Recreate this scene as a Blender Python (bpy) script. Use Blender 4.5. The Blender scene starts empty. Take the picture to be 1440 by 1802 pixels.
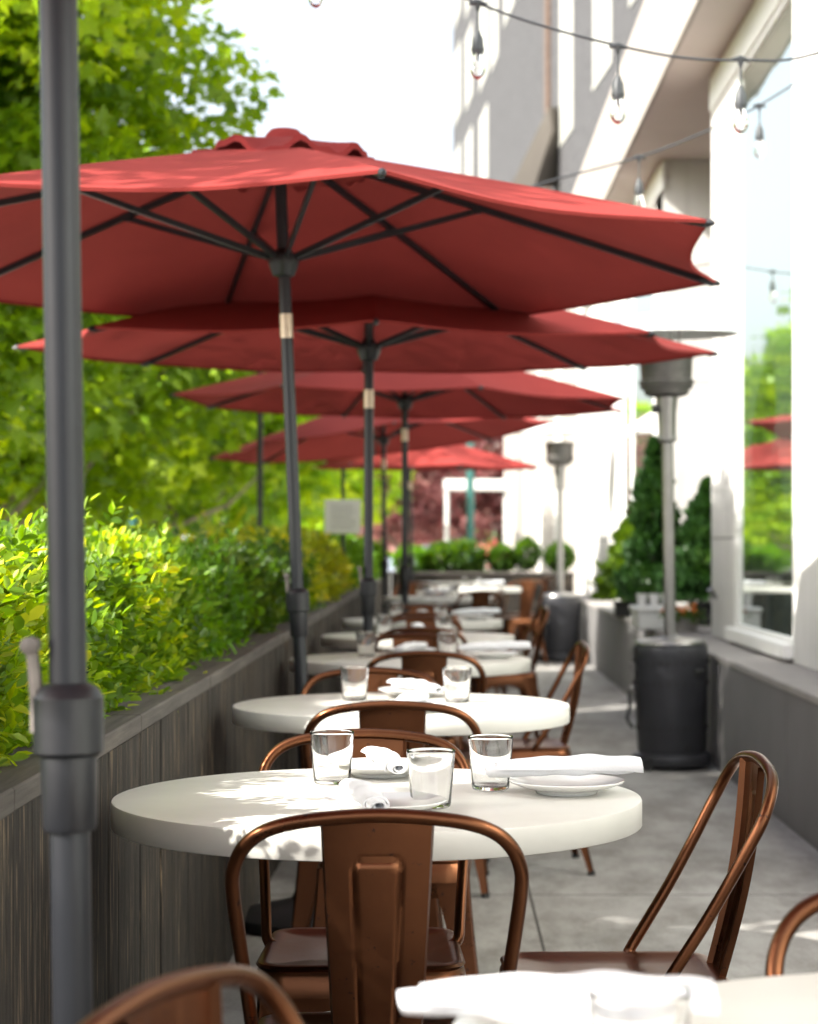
import bpy, math, random
import numpy as np
from mathutils import Vector, Matrix
R = math.radians
PI = math.pi
random.seed(7)
rng = np.random.default_rng(11)
S = bpy.context.scene
COL = S.collection
# ------------------------------------------------------------------ camera
CAMH = 1.192
cam_d = bpy.data.cameras.new('camera')
cam = bpy.data.objects.new('camera', cam_d); COL.objects.link(cam)
cam.location = (0, 0, CAMH); cam.rotation_euler = (R(90), 0, 0)
cam_d.sensor_fit = 'HORIZONTAL'; cam_d.sensor_width = 24.0
cam_d.lens = 3640 / 1440 * 24.0
cam_d.shift_x = -58 / 1440; cam_d.shift_y = 54 / 1440
cam_d.clip_start = 0.05; cam_d.clip_end = 1000
cam_d.dof.use_dof = True; cam_d.dof.focus_distance = 3.45; cam_d.dof.aperture_fstop = 4.6
S.camera = cam
# ------------------------------------------------------------------ light
SUN = Vector((-1.5, -0.73, 1.32)).normalized()      # towards the sun
w = bpy.data.worlds.new('World'); S.world = w; w.use_nodes = True
nt = w.node_tree
sky = nt.nodes.new('ShaderNodeTexSky'); sky.sky_type = 'NISHITA'; sky.sun_disc = False
sky.sun_elevation = math.asin(SUN.z); sky.sun_rotation = math.atan2(SUN.x, SUN.y)
sky.air_density = 1.0; sky.dust_density = 4.0; sky.ozone_density = 1.0
hs_ = nt.nodes.new('ShaderNodeHueSaturation'); hs_.inputs['Saturation'].default_value = .46; hs_.inputs['Value'].default_value = 1.2
nt.links.new(sky.outputs[0], hs_.inputs['Color']); nt.links.new(hs_.outputs[0], nt.nodes['Background'].inputs[0])
nt.nodes['Background'].inputs[1].default_value = 0.15
sd = bpy.data.lights.new('sun', 'SUN'); sd.energy = 4.8; sd.angle = R(0.53); sd.color = (1, .95, .86)
so = bpy.data.objects.new('sun', sd); COL.objects.link(so)
so.rotation_euler = SUN.to_track_quat('Z', 'Y').to_euler(); so.location = (-8, -4, 9)
S.view_settings.view_transform = 'Standard'; S.view_settings.look = 'None'
S.view_settings.exposure = 1.3; S.view_settings.gamma = 1
try:
    S.cycles.max_bounces = 8; S.cycles.transparent_max_bounces = 12; S.cycles.transmission_bounces = 8
except Exception: pass

# ------------------------------------------------------------------ object helpers
def link(o, parent=None):
    COL.objects.link(o)
    if parent: o.parent = parent
    return o
def tag(o, label=None, cat=None, group=None, kind=None):
    if label: o['label'] = label
    if cat: o['category'] = cat
    if group: o['group'] = group
    if kind: o['kind'] = kind
    return o
def thing(name, label, cat, loc=(0, 0, 0), rz=0, group=None):
    o = bpy.data.objects.new(name, None); o.empty_display_size = .1
    o.location = loc; o.rotation_euler = (0, 0, rz); link(o)
    return tag(o, label, cat, group)
def dup(root, loc=None, rz=None, label=None, group=None):
    kids = {}
    for ob in bpy.data.objects:
        if ob.parent: kids.setdefault(ob.parent.name, []).append(ob)
    def rec(o, par):
        c = o.copy(); COL.objects.link(c)
        if par: c.parent = par
        for k in kids.get(o.name, []): rec(k, c)
        return c
    c = rec(root, None)
    if loc is not None: c.location = loc
    if rz is not None: c.rotation_euler = (0, 0, rz)
    if label: c['label'] = label
    if group: c['group'] = group
    return c

class MB:
    def __init__(s): s.v = []; s.f = []; s.M = None
    def add(s, vs, fs):
        n = len(s.v)
        for p in vs:
            p = Vector(p)
            if s.M is not None: p = s.M @ p
            s.v.append(tuple(p))
        s.f += [tuple(i + n for i in f) for f in fs]
    def box(s, x0, x1, y0, y1, z0, z1):
        s.add([(x0,y0,z0),(x1,y0,z0),(x1,y1,z0),(x0,y1,z0),(x0,y0,z1),(x1,y0,z1),(x1,y1,z1),(x0,y1,z1)],
              [(0,3,2,1),(4,5,6,7),(0,1,5,4),(1,2,6,5),(2,3,7,6),(3,0,4,7)])
    def bbox(s, x0, x1, y0, y1, z0, z1, b=.004):     # bevelled box (chamfered all round)
        xs = (x0, x0+b, x1-b, x1); ys = (y0, y0+b, y1-b, y1); zs = (z0, z0+b, z1-b, z1)
        def sl(xa, xb, ya, yb, bb, z): 
            return [(xa+bb,ya,z),(xb-bb,ya,z),(xb,ya+bb,z),(xb,yb-bb,z),(xb-bb,yb,z),(xa+bb,yb,z),(xa,yb-bb,z),(xa,ya+bb,z)]
        vs = sl(x0+b,x1-b,y0+b,y1-b,b*.5,z0)+sl(x0,x1,y0,y1,b,z0+b)+sl(x0,x1,y0,y1,b,z1-b)+sl(x0+b,x1-b,y0+b,y1-b,b*.5,z1)
        fs = [tuple(range(7,-1,-1)), tuple(range(24,32))]
        for k in range(3):
            for i in range(8): fs.append((k*8+i, k*8+(i+1)%8, (k+1)*8+(i+1)%8, (k+1)*8+i))
        s.add(vs, fs)
    def tube(s, pts, r, n=10, cap=True, flat=1.0, up=None):
        pts = [Vector(p) for p in pts]; m = len(pts)
        rs = r if isinstance(r, (list, tuple)) else [r]*m
        T = []
        for i in range(m):
            a = pts[max(i-1,0)]; b = pts[min(i+1,m-1)]; T.append((b-a).normalized())
        u = Vector(up) if up else (Vector((0,0,1)) if abs(T[0].z) < .9 else Vector((1,0,0)))
        N = (u - T[0]*u.dot(T[0])).normalized(); vs = []
        for i in range(m):
            N = (N - T[i]*N.dot(T[i])).normalized(); B = T[i].cross(N)
            for k in range(n):
                a = 2*PI*k/n
                vs.append(pts[i] + N*math.cos(a)*rs[i]*flat + B*math.sin(a)*rs[i])
        fs = []
        for i in range(m-1):
            for k in range(n):
                fs.append((i*n+k, i*n+(k+1)%n, (i+1)*n+(k+1)%n, (i+1)*n+k))
        if cap: fs += [tuple(range(n-1,-1,-1)), tuple(range((m-1)*n, m*n))]
        s.add(vs, fs)
    def bar(s, a, b, wx, wy, up=(0,0,1)):            # rectangular bar
        a = Vector(a); b = Vector(b); t = (b-a).normalized(); u = Vector(up)
        N = (u - t*u.dot(t)).normalized(); B = t.cross(N)
        vs = [p + B*sx*wx/2 + N*sy*wy/2 for p in (a,b) for sx, sy in ((-1,-1),(1,-1),(1,1),(-1,1))]
        s.add(vs, [(3,2,1,0),(4,5,6,7),(0,1,5,4),(1,2,6,5),(2,3,7,6),(3,0,4,7)])
    def lathe(s, prof, n=32, c=(0,0,0)):
        vs = []; fs = []; m = len(prof)
        for r, z in prof:
            for k in range(n):
                a = 2*PI*k/n; vs.append((c[0]+r*math.cos(a), c[1]+r*math.sin(a), c[2]+z))
        for i in range(m-1):
            for k in range(n):
                fs.append((i*n+k, i*n+(k+1)%n, (i+1)*n+(k+1)%n, (i+1)*n+k))
        if prof[0][0] > 1e-6: fs.append(tuple(range(n-1,-1,-1)))
        if prof[-1][0] > 1e-6: fs.append(tuple(range((m-1)*n, m*n)))
        s.add(vs, fs)
    def grid(s, fn, nu, nv, flip=False):
        vs = [fn(i/nu, j/nv) for j in range(nv+1) for i in range(nu+1)]
        fs = []
        for j in range(nv):
            for i in range(nu):
                q = (j*(nu+1)+i, j*(nu+1)+i+1, (j+1)*(nu+1)+i+1, (j+1)*(nu+1)+i)
                fs.append(q[::-1] if flip else q)
        s.add(vs, fs)
    def prism(s, poly, z0, z1):
        n = len(poly)
        s.add([(x,y,z0) for x,y in poly]+[(x,y,z1) for x,y in poly],
              [tuple(range(n-1,-1,-1)), tuple(range(n,2*n))]+[(i,(i+1)%n,n+(i+1)%n,n+i) for i in range(n)])
    def build(s, name, mat, parent=None, smooth=40):
        me = bpy.data.meshes.new(name); me.from_pydata(s.v, [], s.f); me.validate()
        if smooth:
            me.polygons.foreach_set('use_smooth', [True]*len(me.polygons))
            me.set_sharp_from_angle(angle=R(smooth))
        me.materials.append(mat); me.update()
        return link(bpy.data.objects.new(name, me), parent)

# ------------------------------------------------------------------ materials
class NM:
    def __init__(s, name):
        s.m = bpy.data.materials.new(name); s.m.use_nodes = True; s.t = s.m.node_tree
        s.p = s.t.nodes['Principled BSDF']; s.out = s.t.nodes['Material Output']
    def n(s, k, **kw):
        x = s.t.nodes.new(k)
        for a, b in kw.items():
            if a.startswith('i_'): x.inputs[a[2:].replace('_', ' ')].default_value = b
            else: setattr(x, a, b)
        return x
    def l(s, a, b): s.t.links.new(a, b)
    def coord(s, scale=(1,1,1), kind='Object'):
        c = s.n('ShaderNodeTexCoord'); m = s.n('ShaderNodeMapping'); m.inputs['Scale'].default_value = scale
        s.l(c.outputs[kind], m.inputs[0]); return m.outputs[0]
    def noise(s, vec, scale, detail=4, rough=.55):
        x = s.n('ShaderNodeTexNoise'); x.inputs['Scale'].default_value = scale
        x.inputs['Detail'].default_value = detail; x.inputs['Roughness'].default_value = rough
        s.l(vec, x.inputs['Vector']); return x.outputs[0]
    def ramp(s, fac, stops):
        x = s.n('ShaderNodeValToRGB'); e = x.color_ramp.elements
        while len(e) < len(stops): e.new(.5)
        for i, (p, c) in enumerate(stops):
            e[i].position = p; e[i].color = (c[0], c[1], c[2], 1)
        s.l(fac, x.inputs[0]); return x.outputs[0]
    def mix(s, fac, a, b, mode='MIX'):
        x = s.n('ShaderNodeMix', data_type='RGBA', blend_type=mode)
        for v, i in ((fac, 0), (a, 6), (b, 7)):
            if hasattr(v, 'links') or hasattr(v, 'is_linked'): s.l(v, x.inputs[i])
            else: x.inputs[i].default_value = v if i == 0 else (v[0], v[1], v[2], 1)
        return x.outputs[2]
    def bump(s, h, strength=.3, dist=.01):
        x = s.n('ShaderNodeBump'); x.inputs['Strength'].default_value = strength; x.inputs['Distance'].default_value = dist
        s.l(h, x.inputs['Height']); s.l(x.outputs[0], s.p.inputs['Normal'])
    def set(s, **kw):
        names = dict(col='Base Color', rough='Roughness', metal='Metallic', spec='Specular IOR Level', trans='Transmission Weight', ior='IOR', coat='Coat Weight', sheen='Sheen Weight')
        for k, v in kw.items():
            i = s.p.inputs[names[k]]
            if hasattr(v, 'is_linked'): s.l(v, i)
            elif k == 'col': i.default_value = (v[0], v[1], v[2], 1)
            else: i.default_value = v
        return s

def mottled(name, c, var=.12, scale=6, rough=.6, metal=0, bump=.1, bscale=60, kind='Object', spec=.5, coat=0):
    a = NM(name); v = a.coord(kind=kind)
    f = a.noise(v, scale, 5)
    lo = tuple(x*(1-var) for x in c); hi = tuple(min(1, x*(1+var)) for x in c)
    a.set(col=a.ramp(f, [(.3, lo), (.7, hi)]), rough=rough, metal=metal, spec=spec, coat=coat)
    if bump: a.bump(a.noise(v, bscale, 3), bump, .002)
    return a.m

def m_copper():
    a = NM('copper_paint'); v = a.coord()
    f = a.noise(v, 5, 5); w_ = a.noise(v, 38, 6, .7)
    base = a.ramp(f, [(.3, (.11,.043,.020)), (.7, (.185,.074,.034))])
    chip = a.ramp(w_, [(.635, (0,0,0)), (.67, (1,1,1))])
    a.set(col=a.mix(chip, base, (.05,.03,.025)), metal=.93, spec=.5)
    a.set(rough=a.ramp(f, [(.3, (.24,)*3), (.7, (.38,)*3)]))
    a.bump(a.noise(v, 90, 3), .08, .002); return a.m
def m_wood():
    a = NM('weathered_wood')
    v = a.coord((1, 1, .035)); v2 = a.coord((1, 1, 1))
    g = a.noise(v, 60, 8, .72); g2 = a.noise(v, 130, 4, .6); big = a.noise(v2, 2.2, 3)
    c = a.ramp(g, [(.36, (.008,.007,.006)), (.48, (.026,.022,.019)), (.58, (.05,.043,.036)), (.74, (.13,.105,.078))])
    c2 = a.ramp(g2, [(.585, (0,0,0)), (.66, (1,1,1))])
    c = a.mix(c2, c, (.27,.20,.13)); 
    c = a.mix(a.ramp(big, [(.35, (0,0,0)), (.7, (.35,.35,.35))]), c, (.05,.047,.044))
    a.set(col=c, rough=.8, spec=.25); a.bump(g, .9, .006); return a.m
def m_cap():
    a = NM('weathered_cap_wood'); v = a.coord((1, .05, 1)); g = a.noise(v, 45, 7, .7)
    a.set(col=a.ramp(g, [(.3, (.035,.03,.027)), (.55, (.085,.075,.066)), (.75, (.16,.14,.12))]), rough=.75); a.bump(g, .5, .004); return a.m
def m_concrete():
    a = NM('patio_concrete'); v = a.coord()
    f = a.noise(v, 1.3, 8, .65); st = a.noise(a.coord((1, .4, 1)), 3.5, 9, .75)
    c = a.ramp(f, [(.3, (.30,.288,.27)), (.7, (.43,.418,.395))])
    c = a.mix(a.ramp(st, [(.42, (0,0,0)), (.60, (.9,.9,.9))]), c, (.165,.15,.13))
    fine = a.noise(v, 120, 3); c = a.mix(.25, c, a.ramp(fine, [(.3, (.18,)*3), (.7, (.45,)*3)]))
    sx = a.n('ShaderNodeSeparateXYZ'); a.l(v, sx.inputs[0])
    def line(sock, period, off, wd):
        q = a.n('ShaderNodeMath', operation='ADD'); a.l(sock, q.inputs[0]); q.inputs[1].default_value = -off + 100*period
        q2 = a.n('ShaderNodeMath', operation='PINGPONG'); a.l(q.outputs[0], q2.inputs[0]); q2.inputs[1].default_value = period/2
        q3 = a.n('ShaderNodeMath', operation='LESS_THAN'); a.l(q2.outputs[0], q3.inputs[0]); q3.inputs[1].default_value = wd
        return q3.outputs[0]
    l1 = line(sx.outputs[0], 2.6, .298, .0045); l2 = line(sx.outputs[1], 3.1, .8, .0055)
    mx = a.n('ShaderNodeMath', operation='MAXIMUM'); a.l(l1, mx.inputs[0]); a.l(l2, mx.inputs[1])
    a.set(col=a.mix(mx.outputs[0], c, (.05,.047,.042)), rough=.78, spec=.3); a.bump(fine, .25, .002); return a.m
def m_leaf(name, stops, trans=.45, rough=.42):
    a = NM(name); at = a.n('ShaderNodeAttribute', attribute_name='tint')
    c = a.ramp(at.outputs['Fac'], stops)
    a.set(col=c, rough=rough, spec=.45)
    tr = a.n('ShaderNodeBsdfTranslucent')
    hs = a.n('ShaderNodeHueSaturation', i_Saturation=1.15, i_Value=2.15); hs.inputs['Hue'].default_value = .485
    a.l(c, hs.inputs['Color']); a.l(hs.outputs[0], tr.inputs[0])
    mx = a.n('ShaderNodeMixShader'); mx.inputs[0].default_value = trans
    a.l(a.p.outputs[0], mx.inputs[1]); a.l(tr.outputs[0], mx.inputs[2]); a.l(mx.outputs[0], a.out.inputs[0]); return a.m
def m_fabric(name, c, trans=.25):
    a = NM(name); v = a.coord(); f = a.noise(v, 3, 5)
    lo = tuple(x*.88 for x in c); hi = tuple(x*1.08 for x in c); cc = a.ramp(f, [(.3, lo), (.7, hi)])
    a.set(col=cc, rough=.9, spec=.12)
    tr = a.n('ShaderNodeBsdfTranslucent'); a.l(cc, tr.inputs[0])
    mx = a.n('ShaderNodeMixShader'); mx.inputs[0].default_value = trans
    a.l(a.p.outputs[0], mx.inputs[1]); a.l(tr.outputs[0], mx.inputs[2]); a.l(mx.outputs[0], a.out.inputs[0])
    a.bump(a.noise(v, 400, 2), .15, .001); return a.m
def m_windowglass():
    a = NM('window_glass'); a.set(col=(.10,.14,.12), rough=.03, spec=1.0, ior=1.6)
    g = a.n('ShaderNodeBsdfGlossy'); g.inputs['Color'].default_value = (.88,.93,.90,1); g.inputs['Roughness'].default_value = .02
    v = a.coord((1,1,.15)); b = a.n('ShaderNodeBump'); b.inputs['Strength'].default_value = .12; b.inputs['Distance'].default_value = .02
    a.l(a.noise(v, 1.6, 1), b.inputs['Height']); a.l(b.outputs[0], g.inputs['Normal'])
    mx = a.n('ShaderNodeMixShader'); mx.inputs[0].default_value = .62
    a.l(a.p.outputs[0], mx.inputs[1]); a.l(g.outputs[0], mx.inputs[2]); a.l(mx.outputs[0], a.out.inputs[0]); return a.m
def m_brick():
    a = NM('grey_brick'); 
    v = a.coord(); br = a.n('ShaderNodeTexBrick'); br.inputs['Scale'].default_value = 1
    # wall runs mostly along Y: use (y, z)
    sx = a.n('ShaderNodeSeparateXYZ'); a.l(v, sx.inputs[0]); cb = a.n('ShaderNodeCombineXYZ')
    a.l(sx.outputs[1], cb.inputs[0]); a.l(sx.outputs[2], cb.inputs[1]); a.l(cb.outputs[0], br.inputs['Vector'])
    br.inputs['Color1'].default_value = (.024,.0235,.027,1); br.inputs['Color2'].default_value = (.044,.043,.048,1); br.inputs['Mortar'].default_value = (.11,.108,.11,1)
    br.inputs['Brick Width'].default_value = .30; br.inputs['Row Height'].default_value = .10; br.inputs['Mortar Size'].default_value = .014
    a.set(col=br.outputs[0], rough=.85); return a.m
def m_glass(name='clear_glass', tint=(1,1,1)):
    a = NM(name); a.set(col=tint, rough=0.0, trans=1.0, ior=1.45)
    # light passes through thin glass (physically: clear glass casts nearly no shadow)
    return a.m

COPPER = m_copper(); WOOD = m_wood(); CAPW = m_cap(); CONC = m_concrete()
TABLEM = mottled('cream_tabletop', (.66,.65,.61), .04, 8, .36, bump=.03, spec=.45)
IRON = mottled('black_iron', (.02,.02,.022), .2, 10, .5, .2)
POLEM = mottled('charcoal_pole_paint', (.024,.026,.031), .12, 8, .34, .3, bump=.04)
SLEEVEM = mottled('black_plastic', (.012,.013,.016), .15, 12, .38)
CRANKM = mottled('dull_zinc_crank', (.17,.15,.135), .3, 30, .5, .4)
CREAMJ = mottled('brushed_joint_metal', (.62,.52,.40), .12, 30, .35, .6)
RED = m_fabric('red_canopy_fabric', (.285,.041,.037), .08)
REDD = m_fabric('red_vent_fabric', (.22,.030,.029), .07)
PORC = mottled('white_porcelain', (.74,.74,.73), .02, 5, .12, bump=0, spec=.6, coat=.3)
NAPK = mottled('white_linen', (.70,.71,.74), .03, 12, .9, bump=.35, bscale=240, spec=.1)
GLASS = m_glass()
def m_stucco(c):
    a = NM('white_stucco'); v = a.coord(); f = a.noise(v, 2.0, 6); st = a.noise(a.coord((3,3,.25)), 4, 5)
    col = a.ramp(f, [(.3, tuple(x*.92 for x in c)), (.7, tuple(x*1.05 for x in c))])
    col = a.mix(a.ramp(st, [(.5, (0,0,0)), (.75, (.45,)*3)]), col, (.40,.385,.36))
    sx = a.n('ShaderNodeSeparateXYZ'); a.l(v, sx.inputs[0]); pp = a.n('ShaderNodeMath', operation='PINGPONG'); a.l(sx.outputs[2], pp.inputs[0]); pp.inputs[1].default_value = .61
    lt = a.n('ShaderNodeMath', operation='LESS_THAN'); a.l(pp.outputs[0], lt.inputs[0]); lt.inputs[1].default_value = .006
    a.set(col=a.mix(lt.outputs[0], col, (.22,.21,.20)), rough=.85); a.bump(a.noise(v, 60, 4), .3, .004); return a.m
STUCCO = m_stucco((.60,.59,.57))
TRIMW = mottled('white_painted_trim', (.80,.80,.78), .03, 4, .45, bump=.02)
CREAMF = mottled('cream_fascia_panel', (.30,.27,.245), .05, 1.5, .7, bump=.05)
TAUPE = mottled('taupe_soffit_panel', (.52,.465,.43), .06, 1.2, .75, bump=.05)
GREYW = mottled('shade_grey_wall', (.20,.187,.18), .06, 2, .8)  # even grey, darkened to hold the shade on the alcove wall
PLINTH = mottled('dark_grey_render', (.15,.146,.146), .12, 2.2, .8, bump=.25, bscale=70)
COPING = mottled('grey_stone_coping', (.26,.245,.235), .1, 3, .75, bump=.2)
BRICK = m_brick()
SKYWIN = mottled('cream_sky_window', (.36,.36,.33), .05, 2, .6, bump=0)  # sky reflected in the brick building's windows is put into this pale colour
DARKB = mottled('dark_brown_brick', (.12,.08,.06), .3, 9, .85)
WGLASS = m_windowglass()
PILM = mottled('pale_pilaster_stone', (.42,.39,.36), .05, 1.5, .75)
PALEPANE = mottled('pale_window_pane', (.75,.77,.72), .04, 2, .5, bump=0)  # plain pale colour for the far block's panes
HEATB = mottled('heater_black_enamel', (.034,.035,.041), .12, 6, .42, .2, bump=.04)
STEEL = mottled('stainless_steel', (.30,.295,.29), .1, 10, .33, .9, bump=.03)
STEELD = mottled('burner_screen_steel', (.11,.105,.10), .2, 25, .5, .7)
ALU = mottled('reflector_aluminium', (.78,.79,.78), .05, 5, .38, .35, bump=.03)
RUBBER = mottled('black_rubber', (.02,.02,.02), .1, 10, .7)
SOCKM = mottled('socket_rubber', (.035,.04,.045), .15, 20, .5)
BARK = mottled('pale_bark', (.27,.22,.18), .35, 9, .9, bump=.6, bscale=30)
BARKD = mottled('brown_bark', (.10,.075,.055), .3, 9, .9, bump=.6, bscale=30)
SOIL = mottled('planter_soil', (.05,.038,.028), .4, 30, .95, bump=.8, bscale=60)
COREM = mottled('dark_filler_core', (.022,.03,.012), .5, 25, .95, bump=.6)
ASPH = mottled('asphalt', (.055,.055,.056), .2, 5, .9, bump=.3, bscale=80)
PAVE = mottled('pavement_concrete', (.33,.32,.30), .12, 1.5, .85)
LAWN = mottled('ground_earth', (.10,.11,.05), .4, .6, .95)
PAINT = mottled('road_paint', (.75,.75,.72), .1, 6, .7)
TEAL = mottled('teal_post_paint', (.03,.13,.12), .1, 6, .45)
CARW = mottled('white_car_paint', (.78,.79,.80), .02, 3, .2, bump=0, coat=1)
CARB = mottled('silver_blue_car_paint', (.36,.42,.52), .02, 3, .25, .4, bump=0, coat=1)
SIGNW = mottled('white_sign_board', (.80,.80,.78), .02, 5, .5, bump=0)
SIGNT = mottled('grey_print', (.42,.42,.42), .1, 5, .7, bump=0)
FLOWERO = mottled('orange_petals', (.75,.20,.02), .3, 30, .7, bump=0)
FLOWERP = mottled('pink_petals', (.75,.18,.16), .3, 30, .7, bump=0)
TAIL = mottled('red_tail_lamp', (.45,.02,.02), .1, 10, .2, bump=0)

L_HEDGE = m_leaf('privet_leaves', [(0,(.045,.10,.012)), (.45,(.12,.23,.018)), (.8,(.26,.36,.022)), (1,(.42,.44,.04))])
L_HEDGE2 = m_leaf('bright_hedge_leaves', [(0,(.05,.13,.012)), (.6,(.11,.25,.018)), (1,(.20,.34,.03))])
L_DARK = m_leaf('dark_hedge_leaves', [(0,(.03,.07,.012)), (.6,(.06,.13,.016)), (1,(.14,.21,.03))])
L_YEL = m_leaf('yellow_hedge_leaves', [(0,(.10,.16,.015)), (.5,(.26,.32,.022)), (1,(.50,.46,.04))])
L_MAPLE = m_leaf('maple_leaves', [(0,(.09,.18,.010)), (.5,(.20,.33,.014)), (1,(.38,.50,.02))], .5)
L_FAR = m_leaf('street_tree_leaves', [(0,(.08,.17,.012)), (.5,(.17,.30,.018)), (1,(.34,.45,.03))], .5)
L_PLUM = m_leaf('plum_leaves', [(0,(.12,.045,.045)), (.6,(.24,.11,.10)), (1,(.36,.20,.17))], .35)
L_CYP = m_leaf('cypress_leaves', [(0,(.015,.045,.012)), (.6,(.03,.08,.018)), (1,(.07,.14,.025))], .2)
L_LIME = m_leaf('lime_shrub_leaves', [(0,(.06,.12,.015)), (.6,(.13,.22,.03)), (1,(.24,.34,.05))], .35)

# ------------------------------------------------------------------ foliage
OVAL = (np.array([(0,0,0),(.0,1,.0),(-.28,.34,.09),(-.25,.74,.07),(.28,.34,.09),(.25,.74,.07)]), [(0,4,5,1),(0,1,3,2)])
_mp = [(0,-.05),(.16,.12),(.46,.02),(.34,.27),(.62,.50),(.30,.50),(.20,.70),(0,1.0),(-.20,.70),(-.30,.50),(-.62,.50),(-.34,.27),(-.46,.02),(-.16,.12)]
MAPLE = (np.array([(x,y,abs(x)*.25) for x,y in _mp]), [(0,1,2,3,4,5,6,7),(0,7,8,9,10,11,12,13)])
DIAM = (np.array([(0,0,0),(.30,.5,.06),(0,1,0),(-.30,.5,.06)]), [(0,1,2,3)])
def leaves(name, mat, P, N, size, shape, tint, parent=None, jitter=.6, droop=.2):
    """one mesh of leaf-shaped faces at points P, growing roughly along N"""
    n = len(P); sv, sf = shape; k = len(sv)
    D = N + rng.normal(0, jitter, (n,3)); D[:,2] -= droop
    D /= np.linalg.norm(D, axis=1)[:,None] + 1e-9
    U = rng.normal(0, .55, (n,3)) + np.array([-.15, -.1, 1.0])
    U -= D*(U*D).sum(1)[:,None]; U /= np.linalg.norm(U, axis=1)[:,None] + 1e-9
    X = np.cross(D, U)
    sz = size*rng.uniform(.5, 1.3, n)
    V = P[:,None,:] + sz[:,None,None]*(sv[None,:,0,None]*X[:,None,:] + sv[None,:,1,None]*D[:,None,:] + sv[None,:,2,None]*U[:,None,:])
    V = V.reshape(-1,3).astype(np.float32)
    fl = [len(f) for f in sf]; idx = np.concatenate([np.array(f) for f in sf])
    L = (idx[None,:] + (np.arange(n)*k)[:,None]).reshape(-1).astype(np.int32)
    tot = np.tile(np.array(fl, np.int32), n); st = np.concatenate([[0], np.cumsum(tot)[:-1]]).astype(np.int32)
    me = bpy.data.meshes.new(name)
    me.vertices.add(len(V)); me.vertices.foreach_set('co', V.ravel())
    me.loops.add(len(L)); me.loops.foreach_set('vertex_index', L)
    me.polygons.add(len(tot)); me.polygons.foreach_set('loop_start', st); me.polygons.foreach_set('loop_total', tot)
    me.update(calc_edges=True)
    at = me.attributes.new('tint', 'FLOAT', 'POINT')
    t = np.clip(tint + rng.normal(0, .16, n), 0, 1)
    at.data.foreach_set('value', np.repeat(t, k).astype(np.float32))
    me.materials.append(mat)
    return link(bpy.data.objects.new(name, me), parent)

def lump(p, s=1.0, seed=0):
    """cheap smooth pseudo noise in [-1,1] on an (n,3) array"""
    r = np.random.default_rng(seed); v = 0
    for a in range(5):
        k = r.normal(0, 1, 3)*s*(1.0+.6*a); v = v + np.sin(p@k + r.uniform(0, 6.28))/(1+.45*a)
    return v/2.3

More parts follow.
